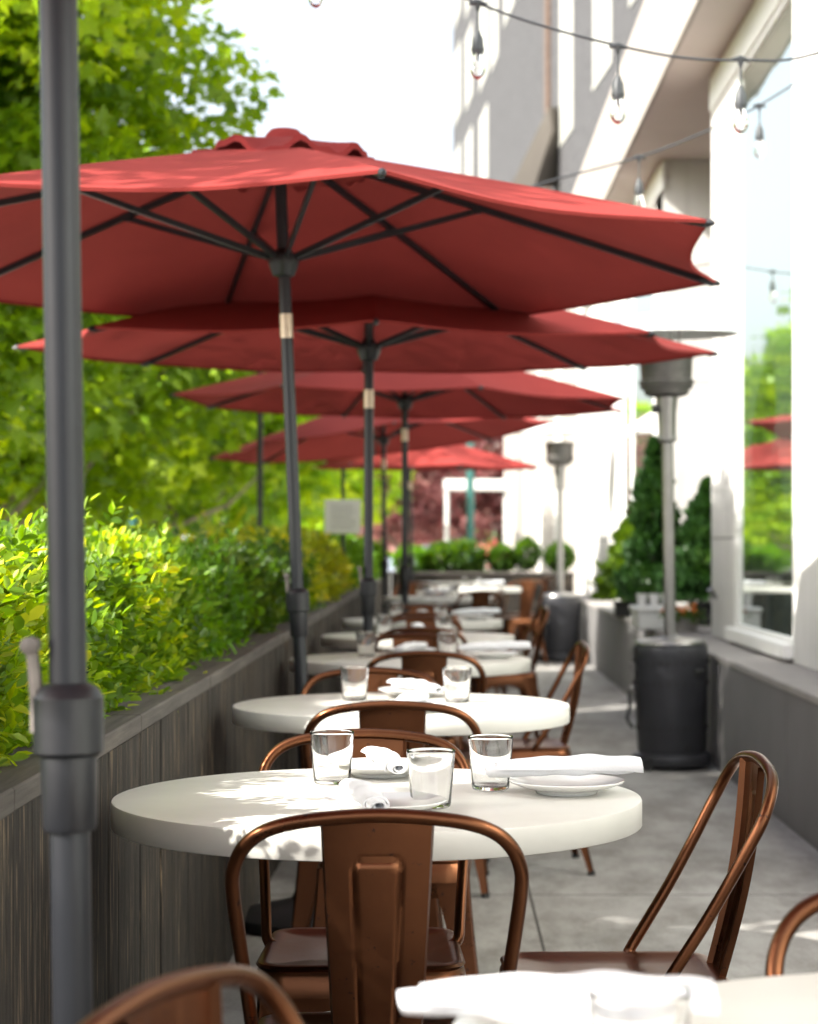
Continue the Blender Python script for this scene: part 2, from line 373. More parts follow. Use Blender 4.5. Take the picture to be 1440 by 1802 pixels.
def hedge(name, label, y0, y1, xf, xb, z0, ztop, mat, n, size, seed, core=True, shape=OVAL, sprig=True):
    """planted hedge running along Y"""
    root = thing(name, label, 'hedge', ((xf+xb)/2, (y0+y1)/2, z0), group='hedge shrubs growing in the long planter')
    off = np.array([(xf+xb)/2, (y0+y1)/2, z0])
    # surface parameter: a = 0 front bottom .. 1 back bottom, over the top
    yy = rng.uniform(y0, y1, n); a = rng.beta(1.0, 1.35, n)
    hw = (xf-xb)/2; hh = ztop-z0
    ang = a*PI                                     # 0 front, pi/2 top, pi back
    sx = np.sign(np.cos(ang))*np.abs(np.cos(ang))**.55; sz = np.abs(np.sin(ang))**.6
    cx = (xf+xb)/2
    P = np.stack([cx+hw*sx, yy, z0+hh*sz], 1)
    Nn = np.stack([np.cos(ang), np.zeros(n), np.sin(ang)*.9+.1], 1)
    endf = np.clip(np.minimum(yy-y0, y1-yy)/.25, 0, 1)**.5
    d = rng.exponential(.055, n)
    bump = .065*lump(P, 5, seed) + .03*lump(P, 14, seed+1)
    P = P + Nn*(bump - d - .12*(1-endf))[:,None]
    if sprig:
        m = rng.random(n) < .035; P[m] += Nn[m]*rng.uniform(.02, .10, m.sum())[:,None] + np.array([0,0,.02])
    P[:,2] = np.maximum(P[:,2], z0+.005)
    kk = 9; ns = n//kk; B = P[:ns]; D = Nn[:ns] + rng.normal(0,.55,(ns,3)); D[:,2] += .35; D /= np.linalg.norm(D,axis=1)[:,None]
    sd_ = np.cross(D, rng.normal(0,1,(ns,3))); sd_ /= np.linalg.norm(sd_,axis=1)[:,None]
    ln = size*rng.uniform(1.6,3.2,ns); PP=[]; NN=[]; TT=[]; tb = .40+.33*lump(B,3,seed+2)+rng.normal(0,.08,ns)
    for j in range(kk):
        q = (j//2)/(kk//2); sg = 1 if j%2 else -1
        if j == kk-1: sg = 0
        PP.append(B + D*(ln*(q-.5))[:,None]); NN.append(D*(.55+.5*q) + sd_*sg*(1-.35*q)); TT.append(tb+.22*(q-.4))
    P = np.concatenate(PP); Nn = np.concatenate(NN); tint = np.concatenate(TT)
    P[:,2] = np.maximum(P[:,2], z0+.005)
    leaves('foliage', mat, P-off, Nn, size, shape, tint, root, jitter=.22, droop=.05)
    mb = MB()
    for i in range(int((y1-y0)*24)):
        y = random.uniform(y0+.05, y1-.05); x = random.uniform(xb+.1, xf-.06); t = random.uniform(.6, 1.0)
        p0 = Vector((x, y, z0)); p2 = Vector((x+random.uniform(-.12,.14), y+random.uniform(-.15,.15), z0+hh*t))
        mb.tube([p0-Vector(off), (p0+p2)/2+Vector((random.uniform(-.03,.03),random.uniform(-.03,.03),0))-Vector(off), p2-Vector(off)], [.006,.0045,.002], 5)
    tag(mb.build('twigs', BARKD, root), kind='stuff')
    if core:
        c = MB()  # added dark lumpy core so the hedge cannot be seen through
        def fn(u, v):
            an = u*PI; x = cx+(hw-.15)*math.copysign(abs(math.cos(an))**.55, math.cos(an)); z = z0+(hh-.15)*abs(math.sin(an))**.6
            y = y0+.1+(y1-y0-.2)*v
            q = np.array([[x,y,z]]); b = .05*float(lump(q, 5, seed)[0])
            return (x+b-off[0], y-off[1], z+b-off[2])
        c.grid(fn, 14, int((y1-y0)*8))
        c.build('filler_core', COREM, root)
    return root

def tree(name, label, x, y, h0, cz, rx, rz, mat, n, size, shape, bark, tr=.09, group=None, nclump=60, seed=1, cat='tree', vis=None, ry=None):
    root = thing(name, label, cat, (x, y, h0), group=group)
    r = np.random.default_rng(seed); ry = ry or rx
    u = r.normal(0,1,(nclump,3)); u /= np.linalg.norm(u,axis=1)[:,None]
    rad = r.uniform(.25,1,nclump)**.45
    C = u*rad[:,None]*np.array([rx,ry,rz])*.86 + np.array([0,0,cz-h0])
    cs = r.uniform(.16,.34,nclump)*rx
    k = r.integers(0,nclump,n)
    if vis is not None:      # put more of the leaves in clumps near the seen side
        wgt = 1/(1+np.exp(-(C[:,0]-vis)*3)) + .12; wgt /= wgt.sum(); k = r.choice(nclump, n, p=wgt)
    q = r.normal(0,1,(n,3)); q /= np.linalg.norm(q,axis=1)[:,None]
    q *= (r.uniform(0,1,n)**.38)[:,None]
    P = C[k] + q*cs[k][:,None]*np.array([1.25,1.25,.62])
    N = q*np.array([1,1,.3]); tint = .45 + .28*r.normal(0,1,nclump)[k] 
    leaves('crown', mat, P, N, size, shape, tint, root, jitter=.7, droop=.35)
    mb = MB(); top = Vector((r.uniform(-.2,.2), r.uniform(-.2,.2), cz-h0+.3*rz))
    mid = Vector((0.04, .03, (cz-h0-rz)*.9))
    mb.tube([(0,0,-.05),(0.01,0,.1), mid, (mid+top)/2, top], [tr*1.35,tr,tr*.85,tr*.55,tr*.2], 10)
    for i in range(min(nclump, 26)):
        c = Vector(C[i]); s_ = mid.lerp(top, random.uniform(0,.8)); m_ = s_.lerp(c,.5)+Vector((0,0,-.08*rx))
        mb.tube([s_, m_, c], [tr*.32, tr*.2, tr*.07], 6)
    mb.build('trunk', bark, root)
    return root

# ------------------------------------------------------------------ the ground
def sheet(name, x0, x1, y0, y1, z, mat, kind='structure'):
    m = MB(); m.add([(x0,y0,z),(x1,y0,z),(x1,y1,z),(x0,y1,z)], [(0,1,2,3)])
    return tag(m.build(name, mat, smooth=0), kind=kind)
sheet('ground', -400, 400, -50, 800, -.16, LAWN)
sheet('road', -14.5, -4.6, -50, 400, -.15, ASPH)
m = MB(); m.box(-4.6, -1.62, -12, 200, -.155, -.012); tag(m.build('pavement', PAVE, smooth=0), kind='structure')
m = MB()
m.box(-1.62, 8, -6, 26.5, -.155, 0); tag(m.build('patio_floor', CONC, smooth=0), kind='structure')
m = MB(); m.box(-1.62, 60, 26.5, 90, -.155, -.012); tag(m.build('plaza', PAVE, smooth=0), kind='structure')
m = MB()
for i in range(30): m.box(-9.6, -9.48, -4+i*6, -1+i*6, -.149, -.143)
tag(m.build('road_marking', PAINT, smooth=0), kind='structure')

# ------------------------------------------------------------------ long planter (left)
XF = -.60; PH = .85
pl = thing('planter', 'long weathered grey timber planter running along the left of the patio', 'planter', (XF-.55, 12, 0))
O = Vector((XF-.55, 12, 0))
def ol(m): m.M = Matrix.Translation(-O); return m
m = ol(MB()); y = -2.0; rr = random.Random(3); k = 0
while y < 24:
    wd = rr.choice([.11,.14,.14,.17,.20]); off = rr.uniform(0, .0045); gap = .0028
    if k % 4 == 3: gap = .007
    m.bbox(XF-.03, XF-off, y, y+wd-gap, .0, PH-.035, .0025); y += wd; k += 1
for yy in np.arange(-2, 24, 1.3): m.box(XF-.07, XF-.031, yy, yy+.05, 0, PH-.036)
m.build('plank_wall', WOOD, pl, smooth=30)
m = ol(MB()); y = -2.0; k = 0
while y < 24:
    L = 1.22; dz = rr.uniform(-.001,.002)
    m.bbox(XF-.115, XF+.004+rr.uniform(0,.003), y, y+L-.004, PH-.034, PH+dz, .003); y += L
m.build('cap', CAPW, pl, smooth=30)
m = ol(MB()); m.box(-1.62, -1.58, -2, 24, 0, PH-.02); m.build('back_wall', WOOD, pl, smooth=0)
m = ol(MB())
m.grid(lambda u,v: (-1.58+u*(XF-.07+1.58), -2+26*v, PH-.07+.015*math.sin(u*19+v*90)), 8, 120); m.build('soil', SOIL, pl)

HZ = PH-.06
# hedge shrubs along the planter, front to back
hedge('hedge_shrub', 'dense light green shrub with small oval leaves, spilling over the planter behind the nearest pole', 2.2, 5.9, -.71, -1.45, HZ, 1.16, L_HEDGE, 96000, .029, 3)
hedge('hedge_shrub', 'fresh bright green feathery shrub next after the oval leaved one in the planter', 5.8, 7.6, -.71, -1.4, HZ, 1.12, L_HEDGE2, 36000, .029, 8)
hedge('hedge_shrub', 'darker olive green shrub in the planter beside the second open parasol', 7.5, 10.6, -.71, -1.45, HZ, 1.12, L_DARK, 32000, .036, 12)
hedge('hedge_shrub', 'golden yellow green shrub in the planter under the small white notice', 10.5, 15.0, -.71, -1.5, HZ, 1.18, L_YEL, 24000, .048, 15)
hedge('hedge_shrub', 'bright green shrub at the far end of the long planter', 14.9, 23.6, -.71, -1.5, HZ, 1.15, L_HEDGE2, 26000, .06, 21, sprig=False)

# ------------------------------------------------------------------ copper chair
def superq(z):  # local y of the hoop at height z
    pts = [(.45,-.045),(.56,-.115),(.66,-.172),(.74,-.214),(.79,-.236),(.82,-.246)]
    for (a,b),(c,d) in zip(pts, pts[1:]):
        if z <= c: return b+(d-b)*(z-a)/(c-a)
    return pts[-1][1]
def smoothpath(P, k=5):
    P = [Vector(p) for p in P]; out = []
    for i in range(len(P)-1):
        p0 = P[max(i-1,0)]; p1 = P[i]; p2 = P[i+1]; p3 = P[min(i+2,len(P)-1)]
        for j in range(k):
            t = j/k
            out.append(.5*((2*p1)+(p2-p0)*t+(2*p0-5*p1+4*p2-p3)*t*t+(3*p1-p0-3*p2+p3)*t**3))
    out.append(P[-1]); return out
def rrect(hw_f, hw_b, yf, yb, r, n=5):
    out = []
    for cx, cy, a0 in ((hw_f-r, yf-r, 0), (-(hw_f-r), yf-r, 90), (-(hw_b-r), yb+r, 180), (hw_b-r, yb+r, 270)):
        for k in range(n+1):
            a = R(a0+90*k/n); out.append((cx+r*math.cos(a), cy+r*math.sin(a)))
    return out
def make_chair(label):
    t = thing('cafe_chair', label, 'chair', group='copper metal cafe chairs')
    # hoop
    half = [(.163,.446),(.177,.458),(.181,.50),(.187,.57),(.195,.65),(.2,.71),(.198,.742),(.185,.772),(.16,.795),(.12,.809),(.06,.817),(0,.82)]
    P = [(-x, superq(z), z) for x, z in half] + [(x, superq(z), z) for x, z in half[-2::-1]]
    m = MB(); m.tube(smoothpath(P, 4), .0102, 12); m.build('back_hoop', COPPER, t, smooth=60)
    # splat
    def spl(u, v, off):
        z = .448+v*(.812-.448); hw = .060+(.0785-.060)*v; x = (u*2-1)*hw
        y = -.178-(.243-.178)*v+.012*math.sin(v*PI)*-1
        y -= .004*(1-(u*2-1)**2)
        # raised panel
        ew = .018+.014*v; top = .84; bot = .09; rr_ = .012
        dx = abs(x)-ew+rr_; dz = max((v-top)*.364, (bot-v)*.364)+rr_
        dist = math.hypot(max(dx,0), max(dz,0))+min(max(dx,dz),0)-rr_
        y -= .0042*max(0, min(1, (.004-dist)/.006))
        y += .0022*math.exp(-((dist-.0045)/.0022)**2)
        if abs(u*2-1) > .96: y += .010
        return (x, y+off, z)
    m = MB(); m.grid(lambda u,v: spl(u,v,0), 44, 60); m.grid(lambda u,v: spl(u,v,.0025), 44, 12, True)
    m.build('splat', COPPER, t, smooth=60)
    # seat: dished pan with rolled rim
    m = MB(); n = 0
    rings = [(-.035,-.0,.03),(-.006,-.0,.044),(-.0,-.0,.05),(-.004,0,.0545),(-.012,0,.056),(-.026,0,.054),(-.034,0,.0505),(-.10,0,.050),(-.165,0,.050)]
    vs = []; 
    ring_n = None
    for ins, _, z in [(0.004,0,.0),(-.0,0,.036)] + [(r_[0],0,r_[2]) for r_ in rings[1:]]:
        q = rrect(.185+ins, .175+ins, .19+ins, -.185-ins, max(.012,.055+ins)); ring_n = len(q)
        vs += [(x, y_, .40+z) for x, y_ in q]
    k_ = len(vs)//ring_n; fs = []
    for j in range(k_-1):
        for i in range(ring_n): fs.append((j*ring_n+i, j*ring_n+(i+1)%ring_n, (j+1)*ring_n+(i+1)%ring_n, (j+1)*ring_n+i))
    fs.append(tuple(range((k_-1)*ring_n, k_*ring_n)))
    m.add(vs, fs); m.build('seat', COPPER, t, smooth=35)
    # aprons with arched lower edges
    m = MB()
    def apron(a, b, dep=.075):
        a = Vector(a); b = Vector(b)
        m.grid(lambda u,v: tuple(a.lerp(b,u)+Vector((0,0,-(1-v)*(dep*(1-.72*math.sin(u*PI)**.7))))), 16, 2)
    zc = .402
    apron((-.172,.182,zc),(.172,.182,zc)); apron((.165,-.178,zc),(-.165,-.178,zc)); apron((.180,.17,zc),(.172,-.17,zc)); apron((-.172,-.17,zc),(-.180,.17,zc))
    m.build('apron', COPPER, t)
    # four folded sheet legs
    for sx in (-1,1):
        for sy in (-1,1):
            tx, ty = sx*.172, sy*.172; bx, by = sx*.212, sy*(.225 if sy>0 else .255)
            L = []
            for j in range(9):
                v = j/8; e = v**1.25
                x = tx+(bx-tx)*e; y_ = ty+(by-ty)*e; z = .42*(1-v)+.012; wd = .062*(1-v)**1.3+.020
                L.append((x,y_,z,wd))
            m = MB(); vs=[]; fs=[]
            for x,y_,z,wd in L:
                vs += [(x-sx*wd, y_+sy*.002, z),(x, y_+sy*.002, z),(x+sx*.006,y_-sy*.006,z),(x+sx*.006, y_-sy*wd, z),(x+sx*.0, y_-sy*wd, z),(x-sx*.004,y_-sy*.008,z),(x-sx*wd,y_-sy*.004,z)]
            for j in range(8):
                for i in range(7): fs.append((j*7+i, j*7+(i+1)%7, (j+1)*7+(i+1)%7, (j+1)*7+i))
            fs += [tuple(range(7)), tuple(range(62,55,-1))]
            m.add(vs, fs); lg = m.build('leg', COPPER, t, smooth=45)
            m = MB(); m.tube([(bx-sx*.006,by-sy*.008,.016),(bx-sx*.006,by-sy*.008,0)],[.014,.015],8); m.build('foot_cap', RUBBER, lg)
    m = MB(); m.bar((-.17,-.17,.36),(.17,.17,.36),.018,.004); m.bar((.17,-.17,.354),(-.17,.17,.354),.018,.004); m.build('cross_brace', COPPER, t)
    return t
# (hoop top x, y, facing angle: 0 faces +Y, 180 faces the camera, 90 faces -X)
def chair_at(hx, hy, deg, label, first=[None]):
    a = R(deg); d = Vector((-math.sin(a), math.cos(a))); c = Vector((hx,hy))+d*.246
    if first[0] is None:
        first[0] = make_chair(label); o = first[0]; o.location = (c.x,c.y,0); o.rotation_euler = (0,0,a); return o
    return dup(first[0], (c.x,c.y,0), a, label)
CH = [
 (-.088, 2.82, 2, 'copper cafe chair seen from behind in the foreground at the leaf shadowed table'),
 (-.150, 4.03, 181, 'sunlit copper chair facing us across the nearest full round table'),
 (.545, 3.57, 93, 'copper chair seen side on, on the aisle side of the nearest full round table'),
 (-.235, 1.72, -112, 'blurred copper chair hoop cut off by the bottom edge beside the big near pole'),
 (.560, 2.25, 176, 'copper chair hoop at the right edge behind the cut off near table'),
 (-.114, 4.75, 0, 'copper chair seen from behind, pushed up to the second full round table'),
 (-.206, 6.03, 180, 'copper chair facing us on the far side of the second full round table'),
 (-.060, 6.95, -1, 'copper chair seen from behind at the third full round table'),
 (.520, 7.62, 94, 'copper chair seen side on by the third round table, in front of the black heater'),
 (-.120, 8.30, 180, 'copper chair facing us on the far side of the third full round table'),
 (-.090, 8.92, 3, 'copper chair seen from behind at the fourth round table'),
 (-.100, 10.2, 179, 'copper chair facing us on the far side of the fourth round table'),
 (-.100, 10.85, -2, 'copper chair seen from behind at the fifth round table'),
 (.590, 11.9, 96, 'copper chair seen side on by the fifth round table, left of the farther heater'),
 (-.110, 12.2, 182, 'copper chair facing us on the far side of the fifth round table'),
 (.300, 15.6, 30, 'orange brown chair back near the sixth table, turned a little aside'),
 (.470, 16.3, 80, 'copper chair seen side on at the aisle side of the sixth table'),
 (-.230, 18.9, 178, 'small copper chair at the left of the far tables'),
 (.840, 20.2, 25, 'dark copper chair standing right of the far tables before the end planter'),
 (1.10, 21.6, 60, 'copper chair by the farther heater in front of the end planter'),
]
for c in CH: chair_at(*c)

# ------------------------------------------------------------------ tables
TH = .76
def make_table(label):
    t = thing('round_table', label, 'table', group='round cafe tables')
    m = MB(); m.lathe([(0,.7155),(.4485,.7155),(.45,.717),(.45,.7555),(.4485,.759),(.445,.76),(0,.76)], 96)
    m.build('tabletop', TABLEM, t, smooth=50)
    m = MB(); m.lathe([(0,.706),(.37,.706),(.37,.7152),(0,.7152)], 64); m.build('under_board', IRON, t, smooth=30)
    m = MB(); m.lathe([(.036,.05),(.036,.69),(.10,.695),(.10,.703)], 20); m.build('column', IRON, t, smooth=40)
    m = MB()
    for k in range(4):
        a = R(45+90*k); m.tube([(.03*math.cos(a),.03*math.sin(a),.07),(.27*math.cos(a),.27*math.sin(a),.03),(.30*math.cos(a),.30*math.sin(a),.012)],[.035,.02,.016],8,flat=.5)
    m.build('cross_foot', IRON, t); return t
TP = [(-.110,3.53),(-.109,5.53),(-.118,7.72),(-.112,9.62),(-.108,11.6),(-.02,16.4),(.32,20.0),(.12,22.4)]
ORD = ['nearest full','second','third','fourth','fifth','sixth','seventh','eighth']
t0 = None
for i, (x,y) in enumerate(TP):
    lb = '%s cream round cafe table counting back along the planter' % ORD[i]
    if i == 0: lb = 'large cream round cafe table in focus with leaf shadows across its top'
    if t0 is None: t0 = make_table(lb); t0.location = (x,y,0)
    else: dup(t0, (x,y,0), .3*i, lb)
N0 = (.49, 1.645)
dup(t0, (N0[0],N0[1],0), .2, 'out of focus round table cut off by the bottom right corner')

# ------------------------------------------------------------------ table ware
def make_plate(label, rad=.1):
    m = MB(); s = rad/.1
    m.lathe([(0,.004),(.045*s,.004),(.048*s,0),(.052*s,0),(.055*s,.006),(.078*s,.011),(.098*s,.0195),(.1*s,.0215),(.0985*s,.023),(.095*s,.0215),(.074*s,.0145),(.055*s,.010),(0,.009)], 64)
    return tag(m.build('plate', PORC, smooth=50), label, 'plate', 'white plates on the tables')
def make_glass(label):
    t = thing('water_glass', label, 'glass', group='water glasses on the tables')
    m = MB()
    m.lathe([(0,0),(.029,0),(.0315,.002),(.033,.006),(.0395,.089),(.0398,.0925),(.0392,.0935),(.0384,.0925),(.0378,.089),(.0312,.010),(.029,.007),(0,.0065)], 48)
    m.build('tumbler', GLASS, t, smooth=60); return t
def make_napkin(label, L=.21, turns=3.4, r0=.0005, r1=.021, seed=1, flatz=.72, taper=.0):
    rr = random.Random(seed); m = MB(); n = 80; k = 26; th = .0034
    ph = rr.uniform(0,6)
    def pt(u, v, off):
        a = u*turns*2*PI*(1-.035*v)+1.2; r = r0+(r1-r0)*u+off+.0012*math.sin(v*23+u*7)
        skew = .012*math.sin(u*2.2*PI+ph)
        y = (v-.5)*(L+skew*(1 if v>.5 else -1)*2)
        e = 1+taper*abs(v*2-1)**2+.07*math.sin(v*7+a*.5+ph)+.05*math.sin(v*17+u*9)
        x = r*math.cos(a)*e*1.12; z = r*math.sin(a)*e*flatz
        # end curl up/down
        z += .006*math.sin(v*PI+ph*.2)
        return (x, y, z+r1*flatz+.001)
    m.grid(lambda u,v: pt(u,v,0), n, k); m.grid(lambda u,v: pt(u,v,-th), n, k, True)
    # close rims at both ends and the free edge
    for v in (0,1):
        m.add([pt(i/n,v,0) for i in range(n+1)]+[pt(i/n,v,-th) for i in range(n+1)], [((i,i+1,n+2+i,n+1+i) if v else (i+1,i,n+1+i,n+2+i)) for i in range(n)])
    m.add([pt(1,j/k,0) for j in range(k+1)]+[pt(1,j/k,-th) for j in range(k+1)], [(j,j+1,k+2+j,k+1+j) for j in range(k)])
    return tag(m.build('rolled_napkin', NAPK, smooth=70), label, 'napkin', 'rolled white napkins on the tables')
first = {}
def put(kind, x, y, rz, z, label, tilt=(0,0), **kw):
    if kind not in first:
        mk = {'plate':make_plate,'glass':make_glass,'napkin':make_napkin,'napkin_long':lambda l: make_napkin(l, .25, 3.4, .0005, .025, 5, .85, -.28)}[kind]
        o = mk(label); first[kind] = o
    else: o = dup(first[kind], label=label)
    o.location = (x,y,z); o.rotation_euler = (tilt[0], tilt[1], rz); return o
PT = TH+.0005
def setting(i, d):
    tx, ty = TP[i]; nm = ORD[i]+' table' if i else 'in focus near table'
    for kind, dx, dy, rz, what in d:
        x, y = tx+dx, ty+dy
        if kind == 'g': put('glass', x, y, rz, PT, 'clear empty tumbler %s on the %s' % (what, nm))
        if kind == 'p': put('plate', x, y, rz, PT, 'white round plate %s on the %s' % (what, nm))
        if kind == 'n': put('napkin', x, y, R(rz), PT+.012, 'white rolled napkin %s on the %s' % (what, nm), tilt=(R(2),0))
        if kind == 'N': put('napkin_long', x, y, R(rz), PT+.020, 'long white napkin roll %s on the %s' % (what, nm))
setting(0, [('g',-.087,.175,0,'at the back left'),('g',.195,.085,1,'beside the aisle side plate'),('g',.092,-.155,2,'at the front, nearest us'),
  ('p',-.005,.305,0,'at the far side'),('n',.005,.30,14,'standing end on at the far side'),
  ('p',.325,.035,0,'at the aisle side'),('N',.320,.035,88,'across the aisle side plate'),
  ('p',.018,-.235,0,'at the front behind the chair back'),('n',-.012,-.235,13,'pointing at us on the front plate')])
setting(1, [('g',-.13,.12,0,'at the left'),('g',.15,.06,1,'at the right'),('p',.03,.27,0,'at the far side'),('n',.035,.27,35,'on the far plate'),('p',.02,-.25,0,'at the front'),('n',.03,-.25,-15,'on the front plate')])
setting(2, [('g',-.17,.12,0,'at the left'),('g',.14,.08,1,'at the right'),('p',.0,.26,0,'at the far side'),('n',.0,.26,-25,'on the far plate'),('p',.31,.0,0,'at the aisle side'),('N',.315,.0,87,'across the aisle side plate')])
setting(3, [('g',-.16,.10,0,'at the left'),('g',.12,.08,1,'at the right'),('p',.0,.26,0,'at the far side'),('n',.0,.26,10,'on the far plate')])
setting(4, [('g',-.15,.10,0,'at the left'),('g',.10,.08,1,'at the right'),('p',.0,.26,0,'at the far side'),('n',.0,.26,10,'on the far plate'),('p',.30,.0,0,'at the aisle side'),('N',.30,.0,90,'across the aisle side plate')])
setting(5, [('g',-.15,.10,0,'at the left'),('g',.12,.08,1,'at the right'),('p',.0,.2,0,'at the middle'),('N',.0,.2,80,'across its plate')])
setting(6, [('g',-.10,.10,0,'at the left'),('g',.02,-.1,1,'at the middle'),('p',.15,.1,0,'at the right'),('N',.15,.1,85,'across its plate')])
put('plate', .11, 1.76, 0, PT, 'blurred white plate on the cut off near table')
put('napkin_long', .098, 1.76, R(84), PT+.020, 'large blurred white napkin roll at the bottom edge in front of the nearest chair')
put('glass', .15, 1.57, 0, PT, 'blurred tumbler beside the big napkin roll on the cut off near table')

# ------------------------------------------------------------------ parasols
def parasol(label, x, y, top_off, rim, rot, tilt=(0,0), lean=(0,0), Rr=1.44, crank=150, crown=.365, clip=False):
    """x,y = foot; lean = shift of the pole at canopy height; top_off = (dx,dy) of canopy centre"""
    t = thing('patio_parasol', label, 'parasol', (x,y,0), group='red patio parasols')
    H = rim+crown-.02
    top = Vector((lean[0], lean[1], H))
    def P(z): return Vector((lean[0]*z/H, lean[1]*z/H, z))
    m = MB(); m.lathe([(0,.0),(.235,.0),(.24,.012),(.235,.035),(.20,.05),(.13,.065),(.06,.085),(.045,.12),(.038,.12),(0,.12)], 40); b = m.build('weighted_base', IRON, t)
    m = MB(); m.tube([P(.09),P(.93)],[.0205,.0205],20); m.build('stand_tube', POLEM, t)
    m = MB(); pts = [P(z) for z in (.90,.905,.97,.975,.98,1.035,1.045,1.05)]
    m.tube(pts, [.0255,.0275,.0285,.0285,.0355,.0360,.0295,.0210], 24); m.build('sleeve', SLEEVEM, t, smooth=30)
    m = MB(); m.tube([P(1.03),P(rim-.24)],.0192,20); m.build('lower_pole', POLEM, t)
    m = MB(); m.tube([P(rim-.24),P(rim-.165)],.0205,20); m.build('tilt_joint', CREAMJ, t)
    m = MB(); m.tube([P(rim-.165),P(H)],.0192,20); m.build('upper_pole', POLEM, t)
    # crank
    a = R(crank); d = Vector((math.cos(a),math.sin(a),0)); c0 = P(1.045)
    m = MB(); m.tube([c0-Vector((0,0,.04))+d*.01,c0-Vector((0,0,.04))+d*.034],.009,10); ck = m.build('crank', CRANKM, t)
    m = MB(); m.tube([c0+d*.030+Vector((0,0,-.045)), c0+d*.031+Vector((0,0,-.01)), c0+d*.036+Vector((0,0,.040))],[.008,.0075,.0065],8); m.build('crank_arm', CRANKM, ck)
    m = MB(); m.lathe([(.005,-.012),(.009,-.011),(.009,.011),(.005,.012)],12); mm = Matrix.Translation(c0+d*.037+Vector((0,-.002,.043))) @ Matrix.Rotation(PI/2,4,'X'); m.v = [tuple(mm @ Vector(p)) for p in m.v]; m.build('crank_knob', CRANKM, ck)
    # canopy frame of reference
    C = Matrix.Translation(P(rim)) @ Matrix.Rotation(tilt[0],4,'X') @ Matrix.Rotation(tilt[1],4,'Y') @ Matrix.Rotation(R(rot),4,'Z')
    def hz(r): q = r/Rr; return crown*(1-.93*q-.07*q*q)
    def surf(aidx, s, r):
        """s in 0..1 between ribs aidx and aidx+1, r along the rib"""
        a0 = aidx*PI/4; a = a0+s*PI/4
        e = math.cos(PI/8)/math.cos((s-.5)*PI/4)            # straight edge of the octagon
        sc = 1-.050*math.sin(s*PI)*(r/Rr)**3
        rr_ = r*e*sc
        z = hz(r)-.028*math.sin(s*PI)*(r/Rr)*(1-.3*(r/Rr))
        return (rr_*math.cos(a), rr_*math.sin(a), z)
    m = MB(); m.M = C
    for k in range(8):
        m.grid(lambda u,v: surf(k,u,.10+(Rr-.10)*v), 12, 16)
        # hem
        m.grid(lambda u,v: (lambda p: (p[0]*(1-.003*v), p[1]*(1-.003*v), p[2]-.009*v))(surf(k,u,Rr)), 12, 1)
        for e in (0,):   # tip pocket
            p = surf(k,0,Rr)
    cn = m.build('canopy', RED, t, smooth=22)
    m = MB(); m.M = C; 
    def vent(u, v, rr_=random.Random(5)):
        a = u*2*PI; r = .03+.25*v
        return (r*math.cos(a)*(1+.03*math.cos(8*a)*v), r*math.sin(a)*(1+.03*math.cos(8*a)*v), hz(r)+.030-.014*v+.020*math.cos(8*a)*v*v+.010*math.sin(19*a)*v**3+.006*math.sin(5*a+1)*v)
    m.grid(vent, 96, 8)
    m.grid(lambda u,v: (lambda p: (p[0]*(1+.004*v),p[1]*(1+.004*v),p[2]-.022*v))(vent(u,1)), 96, 1)
    m.build('vent', REDD, cn, smooth=60)
    m = MB(); m.M = C; m.lathe([(.065,crown+.002),(.06,crown+.028),(.045,crown+.045),(0,crown+.05)], 16); m.build('crown_cap', REDD, cn)
    m = MB(); m.M = C; m.lathe([(.0195,-.05),(.034,-.045),(.046,-.015),(.050,.0),(.046,.02),(.030,.026),(.026,.035),(.0195,.04)], 20); m.build('runner_hub', SLEEVEM, t, smooth=40)
    for k in range(8):
        a = k*PI/4; c_, s_ = math.cos(a), math.sin(a)
        m = MB(); m.M = C
        pts = [(r*c_, r*s_, hz(r)-.014) for r in (.03,.3,.6,.9,1.2,Rr-.01)]
        for p, q in zip(pts, pts[1:]): m.bar(p, q, .013, .019)
        rb = m.build('rib', POLEM, t)
        m = MB(); m.M = C; p = (Rr*c_, Rr*s_, hz(Rr)-.008); q = ((Rr-.06)*c_, (Rr-.06)*s_, hz(Rr-.06)-.014)
        m.tube([q, p, (p[0]+.012*c_, p[1]+.012*s_, p[2]-.003)], [.011,.011,.006], 8); m.build('rib_tip', SLEEVEM, rb)
        m = MB(); m.M = C; rs = .62
        m.bar((.035*c_,.035*s_,.008), (rs*c_, rs*s_, hz(rs)-.026), .013, .018)
        m.bar((rs*c_, rs*s_, hz(rs)-.034), (rs*c_, rs*s_, hz(rs)-.008), .022, .03, up=(c_,s_,0)); m.build('strut', POLEM, t)
    return t
parasol('red parasol whose thick near pole rises at the far left, its canopy above the frame', -.365, 2.10, None, 2.13, 14, (R(3),0), lean=(-.035,0), crank=190, Rr=1.50)
parasol('large red parasol nearest us with its whole open canopy across the picture', -.408, 6.45, None, 2.07, 14, (R(-1.5),R(.3)), lean=(-.10,0), crank=160)
parasol('second red parasol behind the large nearest one', -.300, 8.35, None, 1.975, 3, (R(1.3),R(.3)), lean=(.006,0), crank=200, crown=.33, Rr=1.41)
parasol('third red parasol, dusky on its left side', -.228, 12.7, None, 2.055, 18, (R(0),R(.8)), lean=(.0,0), crank=170)
parasol('fourth red parasol, tilted down to the left and sunlit', -.47, 17.2, None, 2.05, 5, (R(-2),R(-6.5)), lean=(-.02,0), crank=20)
parasol('fifth and farthest red parasol', -.30, 21.6, None, 1.99, 22, (R(1),R(.5)), lean=(-.05,0), crank=170)

